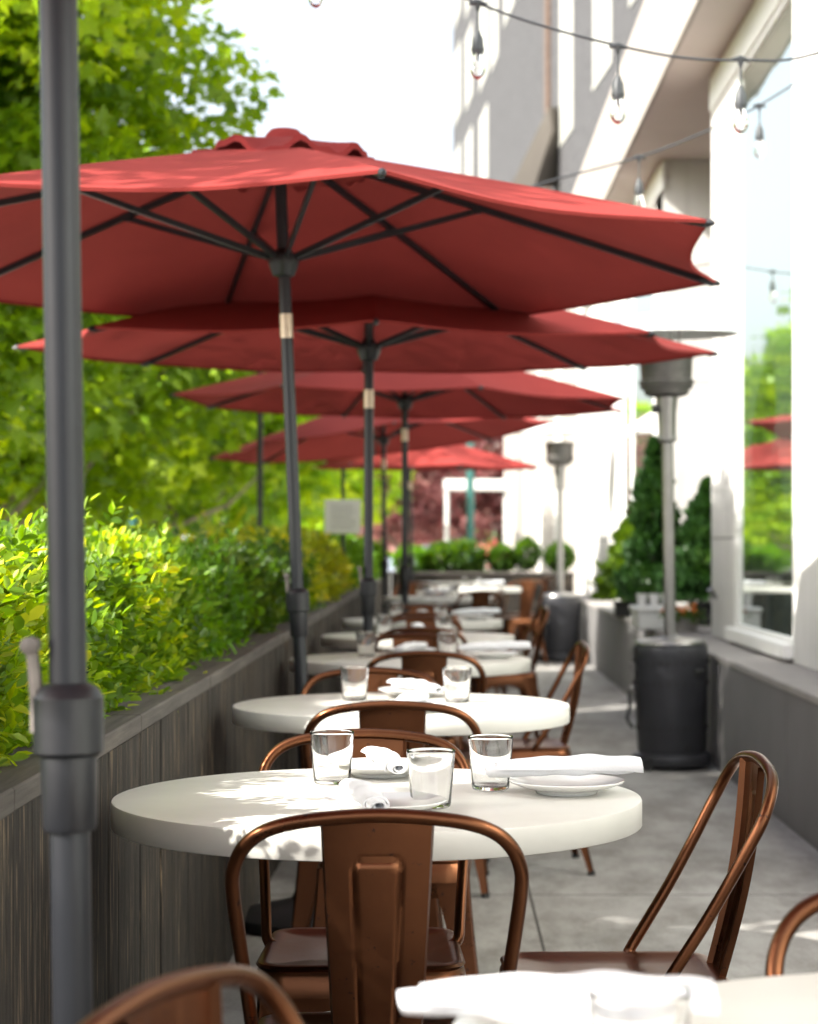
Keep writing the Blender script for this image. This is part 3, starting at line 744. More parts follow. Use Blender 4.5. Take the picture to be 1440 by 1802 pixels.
# ------------------------------------------------------------------ patio heaters
def make_heater(label):
    t = thing('patio_heater', label, 'patio heater', group='gas patio heaters')
    m = MB(); m.lathe([(0,.02),(.205,.02),(.212,.035),(.212,.06),(.203,.078),(.18,.088),(0,.088)], 48); b = m.build('base', HEATB, t, smooth=35)
    m = MB()
    for s_ in (-1,1): m.M = Matrix.Translation((-.17,s_*.12-.02,.035)) @ Matrix.Rotation(PI/2,4,'X'); m.lathe([(0,-.014),(.033,-.014),(.035,0),(.033,.014),(0,.014)],18)
    m.M = Matrix.Translation((-.20,-.14,.04)); m.lathe([(0,-.01),(.02,0),(0,.01)],12)
    m.build('wheel', RUBBER, b)
    m = MB(); m.lathe([(.178,.088),(.182,.12),(.196,.50),(.198,.60),(.199,.635),(.194,.65),(.185,.655)], 56); h = m.build('tank_housing', HEATB, t, smooth=35)
    m = MB(); m.lathe([(.186,.655),(.190,.662),(.186,.672),(.15,.684),(.05,.692),(.04,.70),(0,.70)], 48); m.build('housing_lid', STEEL, t, smooth=35)
    # perforated rows and hand slot (recessed dark slots set slightly proud)
    m = MB()
    for z, n in ((.565,30),(.455,30),(.22,30)):
        r = .1795+(z-.088)*.0398+.0012
        for k in range(n):
            a = 2*PI*k/n
            m.M = Matrix.Translation((r*math.cos(a), r*math.sin(a), z)) @ Matrix.Rotation(a,4,'Z')
            m.tube([(-.002,0,-.011),(-.002,0,.011)], .006, 6)
    m.build('vent_slot', RUBBER, h)
    for a in (R(-58), R(122)):
        m = MB(); r = .197; pts = [(r*math.cos(a+da), r*math.sin(a+da), .515) for da in np.linspace(-.17,.17,9)]
        m.tube(pts, .015, 8); m.build('hand_slot', RUBBER, h)
    m = MB(); m.M = Matrix.Translation((.03,-.182,.12)) @ Matrix.Rotation(PI/2,4,'X'); m.lathe([(0,-.004),(.015,-.004),(.015,.006),(0,.006)],14); m.build('bolt_hole', RUBBER, h)
    m = MB(); m.tube([(0,0,.69),(0,0,1.80)], .031, 20); m.build('pole', STEEL, t)
    m = MB(); m.lathe([(.031,1.72),(.05,1.735),(.05,1.75),(.046,1.755),(.05,1.88),(.058,1.94),(.058,1.96),(0,1.96)], 24); n_ = m.build('control_housing', STEEL, t, smooth=35)
    m = MB(); m.M = Matrix.Translation((-.066,-.02,1.90)) @ Matrix.Rotation(PI/2,4,'Y'); m.lathe([(0,-.016),(.022,-.016),(.024,0),(.018,.014),(0,.014)],14); m.build('control_knob', RUBBER, n_)
    m = MB(); m.lathe([(.058,1.96),(.10,1.968),(.118,1.98),(.120,2.0),(.138,2.005),(.140,2.022),(.132,2.025)], 32); m.build('burner_cup', STEELD, t, smooth=35)
    m = MB(); m.lathe([(.132,2.026),(.146,2.03),(.146,2.05),(.134,2.055),(.140,2.16),(.150,2.17),(.150,2.19),(.11,2.2),(0,2.2)], 40); sc = m.build('burner_screen', STEELD, t, smooth=35)
    for k in range(3):
        m = MB(); a = R(30+120*k); m.tube([(.10*math.cos(a),.10*math.sin(a),2.19),(.10*math.cos(a),.10*math.sin(a),2.385)],.006,6); m.build('standoff', STEEL, t)
    m = MB(); m.lathe([(0,2.405),(.12,2.402),(.20,2.392),(.28,2.370),(.335,2.342),(.362,2.318),(.385,2.300),(.390,2.290),(.383,2.292),(.356,2.312),(.330,2.334),(.275,2.362),(.15,2.388),(0,2.396)], 64); m.v = [tuple(Matrix.Translation((0,0,2.3)) @ Matrix.Rotation(R(1.2),4,'X') @ Matrix.Translation((0,0,-2.3)) @ Vector(p)) for p in m.v]; rf = m.build('reflector', ALU, t, smooth=35)
    m = MB()
    for k in range(6):
        a = 2*PI*k/6; m.M = Matrix.Translation((.20*math.cos(a),.20*math.sin(a),2.376)); m.lathe([(.010,0),(.010,.010),(.006,.022),(0,.022)],8)
    m.M = Matrix.Translation((0,0,2.395)); m.lathe([(.016,0),(.016,.014),(.006,.030),(0,.03)],10)
    m.build('wing_nut', STEEL, rf)
    m = MB(); pts = [(-.21,-.02,.44),(-.235,-.03,.40),(-.23,-.03,.34),(-.245,-.02,.27),(-.215,-.02,.22)]; m.tube(smoothpath(pts,3),.009,8); m.build('gas_hose', RUBBER, t)
    m = MB(); m.M = Matrix.Translation((-.215,-.02,.42)); m.lathe([(0,-.02),(.02,-.018),(.024,0),(.02,.02),(0,.022)],12); m.build('gas_valve', STEEL, t); m = MB(); m.M = Matrix.Translation((-.21,-.02,.545)); m.lathe([(0,-.022),(.018,-.02),(.018,.02),(0,.022)],12); m.build('hose_fitting', STEEL, t)
    return t
h1 = make_heater('black and steel patio heater in the aisle, the nearer and larger one'); h1.location = (1.22, 10.95, 0); h1.rotation_euler = (0, R(-.9), R(8))
dup(h1, (1.19, 20.7, 0), R(40), 'smaller looking patio heater far down the aisle by the end planter').rotation_euler = (0,R(-.4),R(40))

# ------------------------------------------------------------------ string lights
def at(px, py, Y): return Vector(((px-778)*Y/3640, Y, CAMH+(955-py)*Y/3640))
def string_lights(label, cord_pts, drops, s=1.0, cord_r=.0042):
    o = cord_pts[0]; t = thing('string_lights', label, 'string lights', tuple(o), group='festoon light strings')
    m = MB(); m.M = Matrix.Translation(-o); m.tube(smoothpath(cord_pts, 6), cord_r, 8)
    m.build('cord', SOCKM, t, smooth=60)
    bulb0 = None
    for c, ln in drops:
        m = MB(); m.M = Matrix.Translation(c-o)
        # moulded tee clamp, drop wire, socket
        m.tube([(-.028*s,0,.0),(0,0,.004),(.028*s,0,-.003)],[.005,.010*s,.005],8)
        m.tube([(0,0,.0),(0,0,-.025*s)],[.012*s,.004],8)
        m.tube([(0,0,-.02),(.001,0,-ln)],.0032,6)
        m.M = Matrix.Translation(c-o+Vector((0,0,-ln)))
        m.lathe([(0,.012),(.007,.010),(.010,.0),(.017*s,-.014),(.0185*s,-.040*s),(.0205*s,-.042*s),(.0205*s,-.052*s),(.0185*s,-.054*s),(.018*s,-.062*s),(0,-.062*s)],16)
        sk = m.build('socket', SOCKM, t, smooth=35)
        m = MB(); m.M = Matrix.Translation(c-o+Vector((0,0,-ln-.06*s)))
        m.lathe([(.013*s,.004),(.015*s,-.006*s),(.020*s,-.022*s),(.0245*s,-.042*s),(.0235*s,-.058*s),(.0165*s,-.072*s),(.006*s,-.079*s),(0,-.080*s),
                 (0,-.0785*s),(.006*s,-.0775*s),(.0160*s,-.0708*s),(.0225*s,-.0575*s),(.0235*s,-.042*s),(.019*s,-.0225*s),(.014*s,-.006*s),(.0115*s,.004)],20)
        bl = m.build('bulb', GLASS, sk, smooth=60)
        m = MB(); m.M = Matrix.Translation(c-o+Vector((0,0,-ln-.06*s)))
        m.tube([(0,0,0),(0,0,-.022*s)],[.006*s,.0035*s],8); m.tube([(-.006,0,-.02*s),(-.009,0,-.045*s),(0,0,-.05*s),(.009,0,-.045*s),(.006,0,-.02*s)],.0008,4); m.build('filament', STEELD, sk)
    return t
Y1 = 6.4
string_lights('black light string sagging across the top of the picture with three clear bulbs in view', [Vector((-2.2,Y1+.2,4.2)), at(380,-230,Y1), at(560,-112,Y1), at(835,3,Y1), at(965,48,Y1), at(1088,80,Y1), at(1200,101,Y1), at(1303,105,Y1), at(1440,93,Y1), Vector((1.71,Y1,2.92))],
   [(at(556,-114,Y1),.085),(at(841,6,Y1),.095),(at(1088,82,Y1),.10),(at(1304,105,Y1),.09),(Vector((1.55,Y1,2.82)),.09)])
Y2 = 9.0
string_lights('thinner light string rising to the right in front of the white storefront, two bulbs', [Vector((-2.4,Y2+.2,2.9)), at(300,430,Y2), at(700,400,Y2), at(945,325,Y2), at(1125,276,Y2), at(1240,232,Y2), at(1337,185,Y2), at(1440,118,Y2), Vector((1.715,Y2,3.35))],
   [(at(700,398,Y2),.09),(at(1125,277,Y2),.10),(at(1337,186,Y2),.09)], 1.0, .0046)
Y3 = 13.0
string_lights('far light string half hidden behind the parasols, two small bulbs under the nearest canopy', [Vector((-1.25,14.2,2.75)), at(800,500,Y3+.3), at(1073,486,Y3), at(1172,478,Y3), Vector((1.71,Y3,2.95))],
   [(at(1073,486,Y3),.07),(at(1172,478,Y3),.06)], 1.0, .004)

# post for that string
m = MB(); m.tube([(0,0,.0),(0,0,2.78-PH)],.019,12); m.lathe([(.05,0),(.05,.02),(.02,.03)],12)
tag(m.build('light_post', POLEM), 'thin dark post rising from the hedge left of the nearest open parasol', 'post').location = (-1.25,14.2,PH-.08)

# notice on a post
t = thing('notice_sign', 'small white square notice with grey lines of print on a post in the hedge', 'sign', (-.70,14.6,PH-.08))
m = MB(); m.tube([(0,.012,0),(0,.012,.95)],.013,10); m.build('sign_post', POLEM, t)
m = MB(); m.bbox(-.128,.128,-.008,.0,.485,.725,.004); bd = m.build('sign_board', SIGNW, t)
m = MB(); rr = random.Random(9)
for r_ in range(9):
    z = .685-r_*.0205; x = -.085+rr.uniform(0,.01); end = .085-rr.uniform(0,.03)
    while x < end:
        L = rr.uniform(.012,.032); m.box(x, min(x+L,end+.01), -.0095, -.0082, z-.0035, z+.0035); x += L+.007
m.build('print', SIGNT, bd, smooth=0)

# ------------------------------------------------------------------ storefront (right)
FX = 1.72; PX = 1.45; PZ = .60
lw = thing('low_wall', 'dark grey rendered low wall with stone coping along the right of the aisle', 'wall', (PX+.13,10,0))
O = Vector((PX+.13,10,0))
m = ol(MB()); 
for a_, b_ in ((-2,3.4),(3.41,8.7),(8.71,13.1),(13.11,16.8),(16.81,24)): m.bbox(PX, FX+.02, a_, b_, 0, PZ-.035, .006)
m.build('wall_face', PLINTH, lw, smooth=30)
m = ol(MB())
for a_ in np.arange(-2, 24, 1.625): m.bbox(PX-.006, FX+.02, a_, a_+1.621, PZ-.0345, PZ, .005)
m.build('coping', COPING, lw, smooth=30)

sf = thing('storefront_building', 'bright white storefront with tall glass windows and a deep cream fascia along the right side', 'building', (FX+3,10,0))
O = Vector((FX+3,10,0))
ZT = 4.17
def pier(y0, y1, x0=FX, x1=FX+.5, z0=PZ+.0, z1=ZT): m.bbox(x0, x1, y0, y1, z0, z1, .006)
m = ol(MB())
pier(-3,-1); pier(2.6,3.3); pier(9.0,10.12); pier(12.22,13.2); pier(16.1,16.85); pier(19.9,24.4)
m.box(FX+.02, FX+.5, -3, 13.2, ZT-.24, ZT-.001)      # lintel above the near glass
m.box(FX+.02, FX+.5, 16.1, 24.4, ZT-.24, ZT-.001)
m.box(FX+.5, FX+6, 13.0, 13.2, PZ, ZT-.002)
m.build('white_pier', STUCCO, sf, smooth=30)
# trim proud of the lintel
m = ol(MB()); m.bbox(FX-.012, FX+.018, -3, 13.21, ZT-.23, ZT-.02, .004)
m.bbox(FX-.012, FX+.018, 16.08, 24.4, ZT-.23, ZT-.02, .004)
m.build('head_trim', TRIMW, sf, smooth=30)
# alcove; the far wall's shade is put into its grey
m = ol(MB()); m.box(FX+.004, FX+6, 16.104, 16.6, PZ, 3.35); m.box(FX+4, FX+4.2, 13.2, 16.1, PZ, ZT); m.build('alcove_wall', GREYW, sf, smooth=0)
m = ol(MB()); m.box(FX+.0, FX+6, 16.098, 16.6, 3.36, ZT-.003); m.build('alcove_lintel', STUCCO, sf, smooth=0)
m = ol(MB()); m.box(FX+.025, FX+4, 13.2, 16.1, 0, PZ-.002); m.build('alcove_floor', COPING, sf, smooth=0)
# soffit, fascia, upper slab
SX = 1.40
m = ol(MB()); m.box(SX+.03, FX+6, -3, 25, ZT+.002, ZT+.05); m.build('soffit', TAUPE, sf, smooth=0)
m = ol(MB()); m.bbox(SX, SX+.03, -3, 25, ZT-.01, ZT+.78, .006)
for yy in np.arange(1, 25, 4): pass
m.build('fascia', CREAMF, sf, smooth=30)
m = ol(MB()); m.box(SX+.03, FX+6, -3, 25, ZT+.052, ZT+.76); m.build('roof_slab', CREAMF, sf, smooth=0)
# interior back wall and floor so that the glass has a room behind it
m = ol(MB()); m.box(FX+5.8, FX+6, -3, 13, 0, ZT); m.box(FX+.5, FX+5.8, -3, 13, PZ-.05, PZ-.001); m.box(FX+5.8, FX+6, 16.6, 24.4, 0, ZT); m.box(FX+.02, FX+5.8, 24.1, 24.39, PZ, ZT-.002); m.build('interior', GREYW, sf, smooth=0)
def window(y0, y1, z0=PZ+.02, z1=ZT-.235, mull=(), bars=(), sill=True):
    m = ol(MB()); fx0, fx1 = FX+.006, FX+.06
    m.bbox(fx0,fx1,y0,y0+.06,z0,z1,.004); m.bbox(fx0,fx1,y1-.16,y1,z0,z1,.004); m.bbox(fx0,fx1,y0+.061,y1-.161,z1-.03,z1,.004); m.bbox(fx0,fx1,y0+.061,y1-.161,z0,z0+.10,.004)
    for q in mull: m.bbox(fx0,fx1,q-.025,q+.025,z0+.101,z1-.061,.004)
    for q in bars: m.bbox(fx0,fx1-.003,y0+.061,y1-.161,q-.04,q+.04,.004)
    f = m.build('window', TRIMW, sf, smooth=30)
    m = ol(MB()); m.box(FX+.022, FX+.030, y0+.03, y1-.06, z0+.05, z1-.03); m.build('pane', WGLASS, f, smooth=0)
    if sill: m = ol(MB()); m.bbox(FX-.05, FX+.005, y0+.001, y1-.001, z0, z0+.075, .006); m.build('sill', TRIMW, f, smooth=30)
window(3.3, 9.0, mull=(5.2,7.1)); window(-1, 2.6); window(10.12, 12.22); window(16.85, 19.9, bars=(2.23,), mull=(18.9,))
# tap on the pier
m = ol(MB()); m.tube([(FX,12.9,1.0-.15),(FX-.05,12.9,.86)],.012,8); m.tube([(FX-.02,12.9,.87),(FX-.055,12.88,.90)],.014,8); m.tube([(FX-.045,12.9,.86),(FX-.05,12.9,.82)],.010,8); m.build('wall_tap', STEEL, sf)

# farther white block beyond the patio
fb = thing('far_white_building', 'white far block with pale pilasters beyond the end planter on the right', 'building', (3,40,0))
O = Vector((3,40,0))
pA = Vector((1.72,24.5)); pB = Vector((1.22,62)); dd = (pB-pA).normalized(); nn = Vector((dd.y,-dd.x))
def wallseg(m, s0, s1, d0, d1, z0, z1):
    q = [pA+dd*s0+nn*d0, pA+dd*s1+nn*d0, pA+dd*s1+nn*d1, pA+dd*s0+nn*d1]
    m.prism([(v.x,v.y) for v in q][::-1], z0, z1)
m = ol(MB()); wallseg(m, 0, 37.5, 0, 8, -.1, 5.2); m.build('wall', STUCCO, fb, smooth=0)
for s_ in np.arange(1.5, 36, 4.2): m = ol(MB()); wallseg(m, s_, s_+.7, -.16, -.002, -.1, 4.4); m.build('pilaster', PILM, fb, smooth=0)
m = ol(MB())
wallseg(m, -.1, 37.6, -.22, -.162, 4.4, 4.9); m.build('cornice', CREAMF, fb, smooth=0)
for s_ in np.arange(3.0, 34, 4.2):
    m = ol(MB()); wallseg(m, s_, s_+1.7, -.03, -.002, .5, 3.6); f = m.build('window', TRIMW, fb, smooth=0)
    m = ol(MB()); wallseg(m, s_+.12, s_+1.58, -.035, -.031, .62, 3.48); m.build('pane', PALEPANE, f, smooth=0)

# grey brick building above and behind
bb = thing('brick_building', 'tall grey brick building with pale upright windows, seen above the parasols', 'building', (6,50,0))
O = Vector((6,50,0)); K = 1.5
pA = Vector((3.43*K-.071*18*K, 18*K)); pB = Vector((3.43*K-.071*45*K, 45*K)); dd = (pB-pA).normalized(); nn = Vector((dd.y,-dd.x))
def s_of_px(px):   # distance along the wall where it crosses that pixel column
    q = (px-778)/3640; Yp = 3.43*K/(q+.071); return (Vector((q*Yp, Yp))-pA).length, Yp
def zp(py, Yp): return CAMH+(955-py)*Yp/3640
sA = 0; sB = (pB-pA).length; sc_, Yc = s_of_px(966)
m = ol(MB()); wallseg(m, 0, sc_-.35, .0, 10, -.1, 26); wallseg(m, sc_+.35, sB, 0, 12, -.1, 26); m.build('brick_wall', BRICK, bb, smooth=0)
m = ol(MB()); wallseg(m, sc_-.35, sc_+.35, .45, 10, -.1, 26); wallseg(m, sc_-.35, sc_-.0, .05, .449, -.1, 26)
wallseg(m, sc_-.12, sc_+.32, -.05, .04, 5, 26); m.build('dark_brick_return', DARKB, bb, smooth=0)
WN = []
for x0, x1, ys in ((800,811,[(-60,30),(85,205),(262,382)]), (820,832,[(-95,10),(52,176),(233,350)]), (844.5,859,[(-140,-20),(0,140),(196,320)]), (865,877,[(-60,106)]), (888,906,[(-150,20)]),
                   (986,1009,[(-60,234)]), (1045,1077,[(-200,126)]), (1110,1150,[(-500,-30)])):
    for y0, y1 in ys: WN.append((x0,x1,y0,y1))
for x0,x1,y0,y1 in WN:
    s1, Ya = s_of_px(x0); s0, Yb = s_of_px(x1); Ym = (Ya+Yb)/2; z0 = zp(y1,Ym); z1 = zp(y0,Ym)
    m = ol(MB()); wallseg(m, s0, s1, -.012, -.002, z0, z1); wallseg(m, s0-.05, s1+.05, -.02, -.0125, z0-.1, z0); f = m.build('window', SKYWIN, bb, smooth=0)
    m = ol(MB()); e = (s1-s0)*.06; wallseg(m, s0+e, (s0+s1)/2-e*.4, -.016, -.0125, z0+.06, z1-.06); wallseg(m, (s0+s1)/2+e*.4, s1-e, -.016, -.0125, z0+.06, z1-.06); m.build('pane', SKYWIN, f, smooth=0)
# slanting taupe canopy strut seen over the nearest canopy
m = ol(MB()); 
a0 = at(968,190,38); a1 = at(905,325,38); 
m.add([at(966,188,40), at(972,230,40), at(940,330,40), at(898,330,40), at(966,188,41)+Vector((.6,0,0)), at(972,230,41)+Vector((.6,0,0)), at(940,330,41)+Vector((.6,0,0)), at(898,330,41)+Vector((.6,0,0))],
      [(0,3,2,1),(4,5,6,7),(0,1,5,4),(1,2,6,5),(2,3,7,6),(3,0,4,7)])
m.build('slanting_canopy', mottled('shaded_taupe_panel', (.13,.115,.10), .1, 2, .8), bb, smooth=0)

# ------------------------------------------------------------------ alcove pots and shrubs
def pot(name, label, x, y, z, rx, ry, h, mat, cat='plant pot'):
    m = MB(); m.M = Matrix.Translation((0,0,0))
    m.bbox(-rx,rx,-ry,ry,0,h-.03,.008); m.bbox(-rx-.012,rx+.012,-ry-.012,ry+.012,h-.03,h,.006)
    m.box(-rx+.02, rx-.02, -ry+.02, ry-.02, h+.0005, h+.004)
    o = m.build(name, mat, smooth=30); o.location = (x,y,z); return tag(o, label, cat)
pot('planter_trough', 'pale galvanised trough on the low wall behind the nearer heater', 1.46, 14.3, PZ+.001, .13, .28, .15, ALU)
t = thing('pot_rack', 'row of three small white pots above the galvanised trough', 'pots', (1.46,14.3,PZ+.156))
for k in range(3):
    m = MB(); m.M = Matrix.Translation((-.085+.085*k,-.08,0)); m.lathe([(0,0),(.028,0),(.036,.07),(.039,.072),(.039,.085),(.033,.085),(.03,.075),(0,.075)],16); m.build('small_pot', PORC, t)
def conifer(label, x, y, z, h, r, n, mat=L_CYP, seed=4):
    root = thing('conifer_shrub', label, 'shrub', (x,y,z), group='shrubs in the alcove'); q = np.random.default_rng(seed)
    v = q.uniform(0,1,n)**1.25; a = q.uniform(0,2*PI,n); lob = 1+.30*np.sin(a*3+v*11+seed)+.22*np.sin(a*7+v*27)+.22*np.sin(v*31+seed)
    rr_ = r*(1-v)**.75*lob*q.uniform(.3,1,n)**.5
    P = np.stack([rr_*np.cos(a), rr_*np.sin(a), v*h+.02], 1); N = np.stack([np.cos(a),np.sin(a),np.full(n,1.1)],1)
    leaves('foliage', mat, P, N, .055, OVAL, .4+.3*lump(P,6,seed), root, jitter=.5, droop=-.2)
    m = MB(); m.tube([(0,0,-.02),(0,0,h*.8)],[.02,.006],8); m.build('trunk', BARKD, root)
    return root
pot('plant_pot', 'dark square pot under the tall cypress in the alcove', 1.58, 15.35, PZ+.001, .11, .11, .16, IRON)
conifer('tall dark green cypress behind the pole of the nearer heater', 1.58, 15.35, PZ+.14, 1.18, .23, 9000)
pot('plant_pot', 'dark square pot under the rounder conifer against the grey alcove wall', 1.93, 14.9, PZ+.001, .13, .13, .16, IRON)
conifer('broad dark conifer against the grey alcove wall right of the heater pole', 1.93, 14.9, PZ+.14, .86, .30, 9000, seed=9)
pot('plant_pot', 'low dark pot under the lime green shrub', 1.50, 16.6, PZ+.001, .11, .11, .12, IRON)
conifer('lime green loose shrub left of the tall cypress', 1.50, 16.6, PZ+.11, .62, .24, 7000, L_LIME, seed=14)
root = thing('flower_pot', 'orange flowers glowing at the foot of the heater pole', 'flowers', (1.62,13.75,PZ+.001))
m = MB(); m.lathe([(0,0),(.07,0),(.09,.09),(.085,.09),(.08,.08),(0,.08)],20); m.build('pot', COPING, root)
P = rng.normal(0,1,(500,3))*np.array([.06,.06,.022])+np.array([0,0,.105]); leaves('foliage', L_DARK, P, rng.normal(0,1,(500,3)), .03, OVAL, np.full(500,.5), root)
P = rng.normal(0,1,(90,3))*np.array([.06,.05,.018])+np.array([-.01,-.02,.14]); leaves('blossom', FLOWERO, P, rng.normal(0,1,(90,3)), .035, OVAL, np.full(90,.5), root)

# ------------------------------------------------------------------ end planter and box balls
ep = thing('end_planter', 'dark timber planter closing off the far end of the patio', 'planter', (.45,24.3,0))
O = Vector((.45,24.3,0)); m = ol(MB()); x = XF+.01
while x < 1.52:
    m.bbox(x, min(x+.155,1.53), 24.0, 24.05, 0, PH-.035, .003); x += .16
m.box(XF+.01, 1.53, 24.6, 24.65, 0, PH-.04); m.build('plank_wall', WOOD, ep, smooth=30)
m = ol(MB()); m.bbox(XF+.01, 1.54, 23.98, 24.10, PH-.034, PH, .004); m.build('cap', CAPW, ep, smooth=30)
m = ol(MB()); m.box(XF+.02, 1.52, 24.06, 24.6, PH-.10, PH-.05); m.build('soil', SOIL, ep, smooth=0)
def ball(label, px, py, Y, r, n, mat=L_DARK, sq=1.0):
    p = at(px,py,Y); root = thing('box_shrub', label, 'shrub', (p.x,p.y,PH-.05), group='clipped box shrubs on the end planter')
    u = rng.normal(0,1,(n,3)); u /= np.linalg.norm(u,axis=1)[:,None]
    P = u*r*(rng.uniform(.4,1,n)**.4*(1+.16*lump(u,4,n)))[:,None]; P[:,2] *= sq; P[:,2] += p.z-PH+.05
    P[:,2] = np.maximum(P[:,2], .03)
    leaves('foliage', mat, P, u, .05, OVAL, .4+.3*lump(P,8,n), root)
    m = MB(); m.tube([(0,0,0),(0,0,max(.05,p.z-PH+.05))],.012,6); m.build('stem', BARKD, root)
ball('wide dark box shrub at the left of the end planter', 780, 984, 24.35, .24, 2600, sq=.7)
ball('large round box shrub beside the wide one on the end planter', 818, 981, 24.3, .25, 2800, sq=.75)
ball('small round box shrub in the middle of the end planter', 884, 984, 24.3, .15, 1500)
ball('upright small box shrub right of the middle of the end planter', 928, 974, 24.3, .14, 1500, sq=1.2)
ball('rightmost box shrub on the end planter behind the farther heater', 985, 980, 24.3, .16, 1500)
ball('low leafy shrub at the left corner of the end planter', 725, 985, 24.3, .22, 2000, L_HEDGE2, .7)

# ------------------------------------------------------------------ street trees
G = 'street trees beyond the planter'
tree('maple_tree', 'nearest maple with lobed bright leaves filling the upper left corner', -3.50, 10.2, -.012, 3.5, 2.25, 2.25, L_MAPLE, 62000, .084, MAPLE, BARK, .10, G, 110, 5, vis=0)
tree('maple_tree', 'airy maple at the far left whose leaves shade the top of the nearest parasol', -3.55, 5.5, -.012, 4.7, 1.55, 1.35, L_MAPLE, 11000, .10, MAPLE, BARK, .08, G, 60, 31)
tree('street_tree', 'leafy street tree second in the row, behind the nearest maple', -3.5, 15.0, -.012, 2.65, 2.3, 1.6, L_MAPLE, 30000, .105, MAPLE, BARK, .10, G, 80, 6, vis=-.8)
tree('street_tree', 'street tree with a pale trunk showing between the hedge and the leaves', -2.75, 21.0, -.012, 2.6, 2.1, 1.45, L_FAR, 16000, .14, MAPLE, BARK, .09, G, 70, 7)
tree('street_tree', 'street tree fourth in the row, in front of the plum trees', -3.2, 28.0, -.012, 3.2, 2.3, 2.1, L_FAR, 12000, .17, MAPLE, BARK, .10, G, 60, 8)
tree('street_tree', 'street tree farthest in the row behind the notice', -2.9, 36.0, -.012, 3.2, 2.4, 2.2, L_FAR, 10000, .2, MAPLE, BARK, .10, G, 60, 9)
tree('plum_tree', 'purple leaved plum tree behind the poles of the middle parasols', -.95, 44.0, -.012, 2.5, 1.5, 1.7, L_PLUM, 7000, .17, OVAL, BARK, .09, 'purple plum trees', 50, 10)
tree('plum_tree', 'purple leaved plum tree beside the teal post', .75, 47.0, -.012, 2.4, 1.35, 1.7, L_PLUM, 7000, .17, OVAL, BARK, .09, 'purple plum trees', 50, 11)
tree('street_tree', 'olive green tree between the two plum trees', -.1, 52.0, -.012, 3.0, 1.7, 2.2, L_DARK, 7000, .22, OVAL, BARK, .12, G, 50, 12)
# trees across the road
for i, (x, y, r) in enumerate(((-17,28,3.6),(-18,38,4.0),(-16.5,50,4.2),(-16.5,66,4.8),(-11.5,80,4.6))):
    tree('roadside_tree', ['broad pale green tree across the road, nearest of its row','broad green tree across the road, second of its row','broad green tree across the road, third of its row','broad green tree across the road, fourth of its row','broad green tree across the road, farthest of its row'][i],
         x, y, -.15, r*1.0+.6, r, r*.95, L_FAR, 8000, .34, MAPLE, BARKD, .18, 'trees across the road', 60, 20+i)
# far mass of greenery closing the view
n = 26000; P = np.stack([rng.uniform(-60,20,n), rng.uniform(88,96,n), rng.uniform(0,1,n)**.8*7.2], 1)
P[:,2] *= 1+.18*lump(P*np.array([1,0,0]), .5, 77); P[:,2] -= .1
tag(leaves('far_greenery', L_FAR, P, np.tile(np.array([0,-1,.4]),(n,1)), .75, MAPLE, .35+.3*lump(P,.5,78), None), kind='stuff')

# teal post, white entrance frame
m = MB(); m.tube([(0,0,0),(0,0,4.6)],.07,12); m.lathe([(.13,0),(.13,.25),(.08,.35)],12)
tag(m.build('teal_post', TEAL), 'teal green street post between the plum tree and the white block', 'post').location = (at(828,955,38).x,38,-.012)
m = MB(); m.tube([(0,0,0),(0,0,4.2)],.06,12); m.lathe([(.11,0),(.11,.2),(.07,.3)],12)
tag(m.build('teal_post', TEAL), 'dark teal street post behind the hedge at the left', 'post').location = (at(237,955,20).x,20,-.012)
t = thing('entrance_frame', 'white flat entrance canopy on posts projecting from the far white block', 'canopy', (.55,40,-.012))
m = MB(); m.bbox(-.52,.75,-.3,.6,2.22,2.42,.01); m.build('canopy_slab', TRIMW, t)
for sx in (-.46,.68):
    m = MB(); m.bbox(sx-.04,sx+.04,-.2,-.12,0,2.22,.006); m.build('post', TRIMW, t)
root = thing('flower_bush', 'pink red flowers just above the end planter', 'flowers', (at(862,968,27).x,27,-.012))
P = rng.normal(0,1,(500,3))*np.array([.12,.1,.25])+np.array([0,0,.75]); leaves('foliage', L_DARK, P, rng.normal(0,1,(500,3)), .06, OVAL, np.full(500,.5), root)
P = rng.normal(0,1,(160,3))*np.array([.10,.06,.07])+np.array([0,-.05,1.07]); leaves('blossom', FLOWERP, P, rng.normal(0,1,(160,3)), .06, OVAL, np.full(160,.5), root)
m = MB(); m.tube([(0,0,0),(0,0,.9)],.02,6); m.build('stem', BARKD, root)

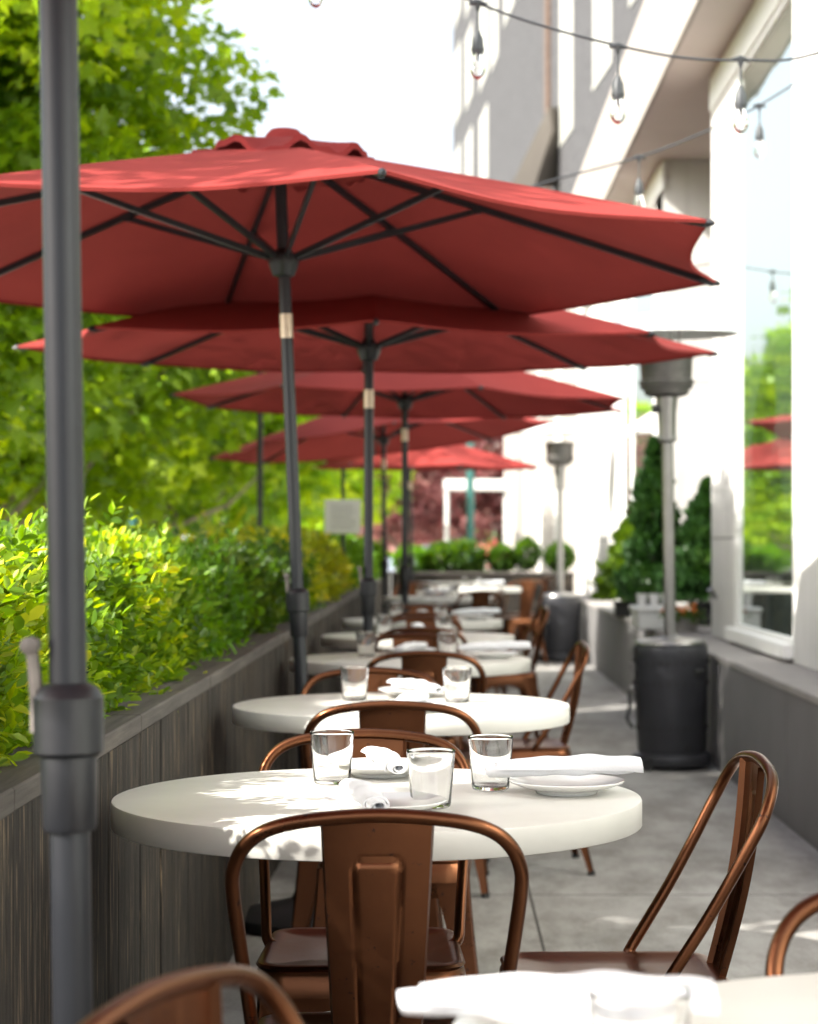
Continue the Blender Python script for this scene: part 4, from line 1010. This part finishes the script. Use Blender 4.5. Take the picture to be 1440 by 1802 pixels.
# ------------------------------------------------------------------ parked cars
def make_car(label, paint):
    t = thing('parked_car', label, 'car', group='cars parked along the road')
    st = [(-2.15,.55,.62,.80),(-2.05,.32,.92,.84),(-1.5,.22,.97,.88),(-.7,.20,.98,.90),(.6,.20,.96,.90),(1.3,.22,.90,.88),(1.95,.30,.74,.82),(2.15,.45,.62,.70)]
    m = MB(); vs = []; K_ = 10
    for y,zb,zt,hw in st:
        for k in range(K_):
            a = 2*PI*k/K_+PI/K_; c_, s_ = math.cos(a), math.sin(a)
            vs.append((math.copysign(abs(c_)**.45,c_)*hw, y, (zb+zt)/2+math.copysign(abs(s_)**.5,s_)*(zt-zb)/2))
    fs = [(i*K_+k,i*K_+(k+1)%K_,(i+1)*K_+(k+1)%K_,(i+1)*K_+k) for i in range(7) for k in range(K_)]+[tuple(range(K_-1,-1,-1)),tuple(range(70,80))]
    m.add(vs,fs); m.build('body', paint, t, smooth=50)
    m = MB(); lo = [(-1.85,.80),(1.05,.80)]; hi = [(-1.25,.66),(.25,.68)]
    def ring(y,hw,z): return [(-hw,y,z),(hw,y,z)]
    vs = [(-.80,-1.9,.93),(.80,-1.9,.93),(.80,1.15,.90),(-.80,1.15,.90),(-.62,-1.35,1.44),(.62,-1.35,1.44),(.64,.30,1.46),(-.64,.30,1.46)]
    m.add(vs,[(0,1,5,4),(1,2,6,5),(2,3,7,6),(3,0,4,7)]); m.build('window_band', WGLASS, t, smooth=0)
    m = MB(); m.bbox(-.66,.66,-1.4,.36,1.43,1.485,.02)
    for sx in (-1,1):
        for (y0,z0,y1,z1) in ((-1.9,.93,-1.35,1.44),(-.5,.93,-.45,1.45),(1.15,.90,.30,1.46)): m.bar((sx*.81,y0,z0),(sx*.645,y1,z1),.05,.05)
    m.build('roof', paint, t)
    for sx in (-1,1):
        for y in (-1.35,1.35):
            m = MB(); m.M = Matrix.Translation((sx*.82,y,.32)) @ Matrix.Rotation(PI/2,4,'Y'); m.lathe([(0,-.1),(.30,-.1),(.32,-.07),(.32,.07),(.30,.1),(0,.1)],24); wl = m.build('wheel', RUBBER, t)
            m = MB(); m.M = Matrix.Translation((sx*.93,y,.32)) @ Matrix.Rotation(PI/2,4,'Y'); m.lathe([(0,-.01),(.19,-.01),(.2,.0),(0,.012)],20); m.build('rim', STEEL, wl)
        m = MB(); m.bbox(sx*.62-.13,sx*.62+.13,-2.17,-2.08,.66,.82,.02); m.build('tail_light', TAIL, t)
    return t
c1 = make_car('white parked car glimpsed over the hedge through the tree gap', CARW); c1.location = (-5.6,27.5,-.15)
c2 = make_car('silver blue parked car behind the white one', CARB); c2.location = (-5.7,38,-.15)
dup(c1, (-5.6,48,-.15), 0, 'white parked car farthest along the kerb')
dup(c2, (.3,60,-.012), R(90), 'silver blue car crossing beyond the plum trees')
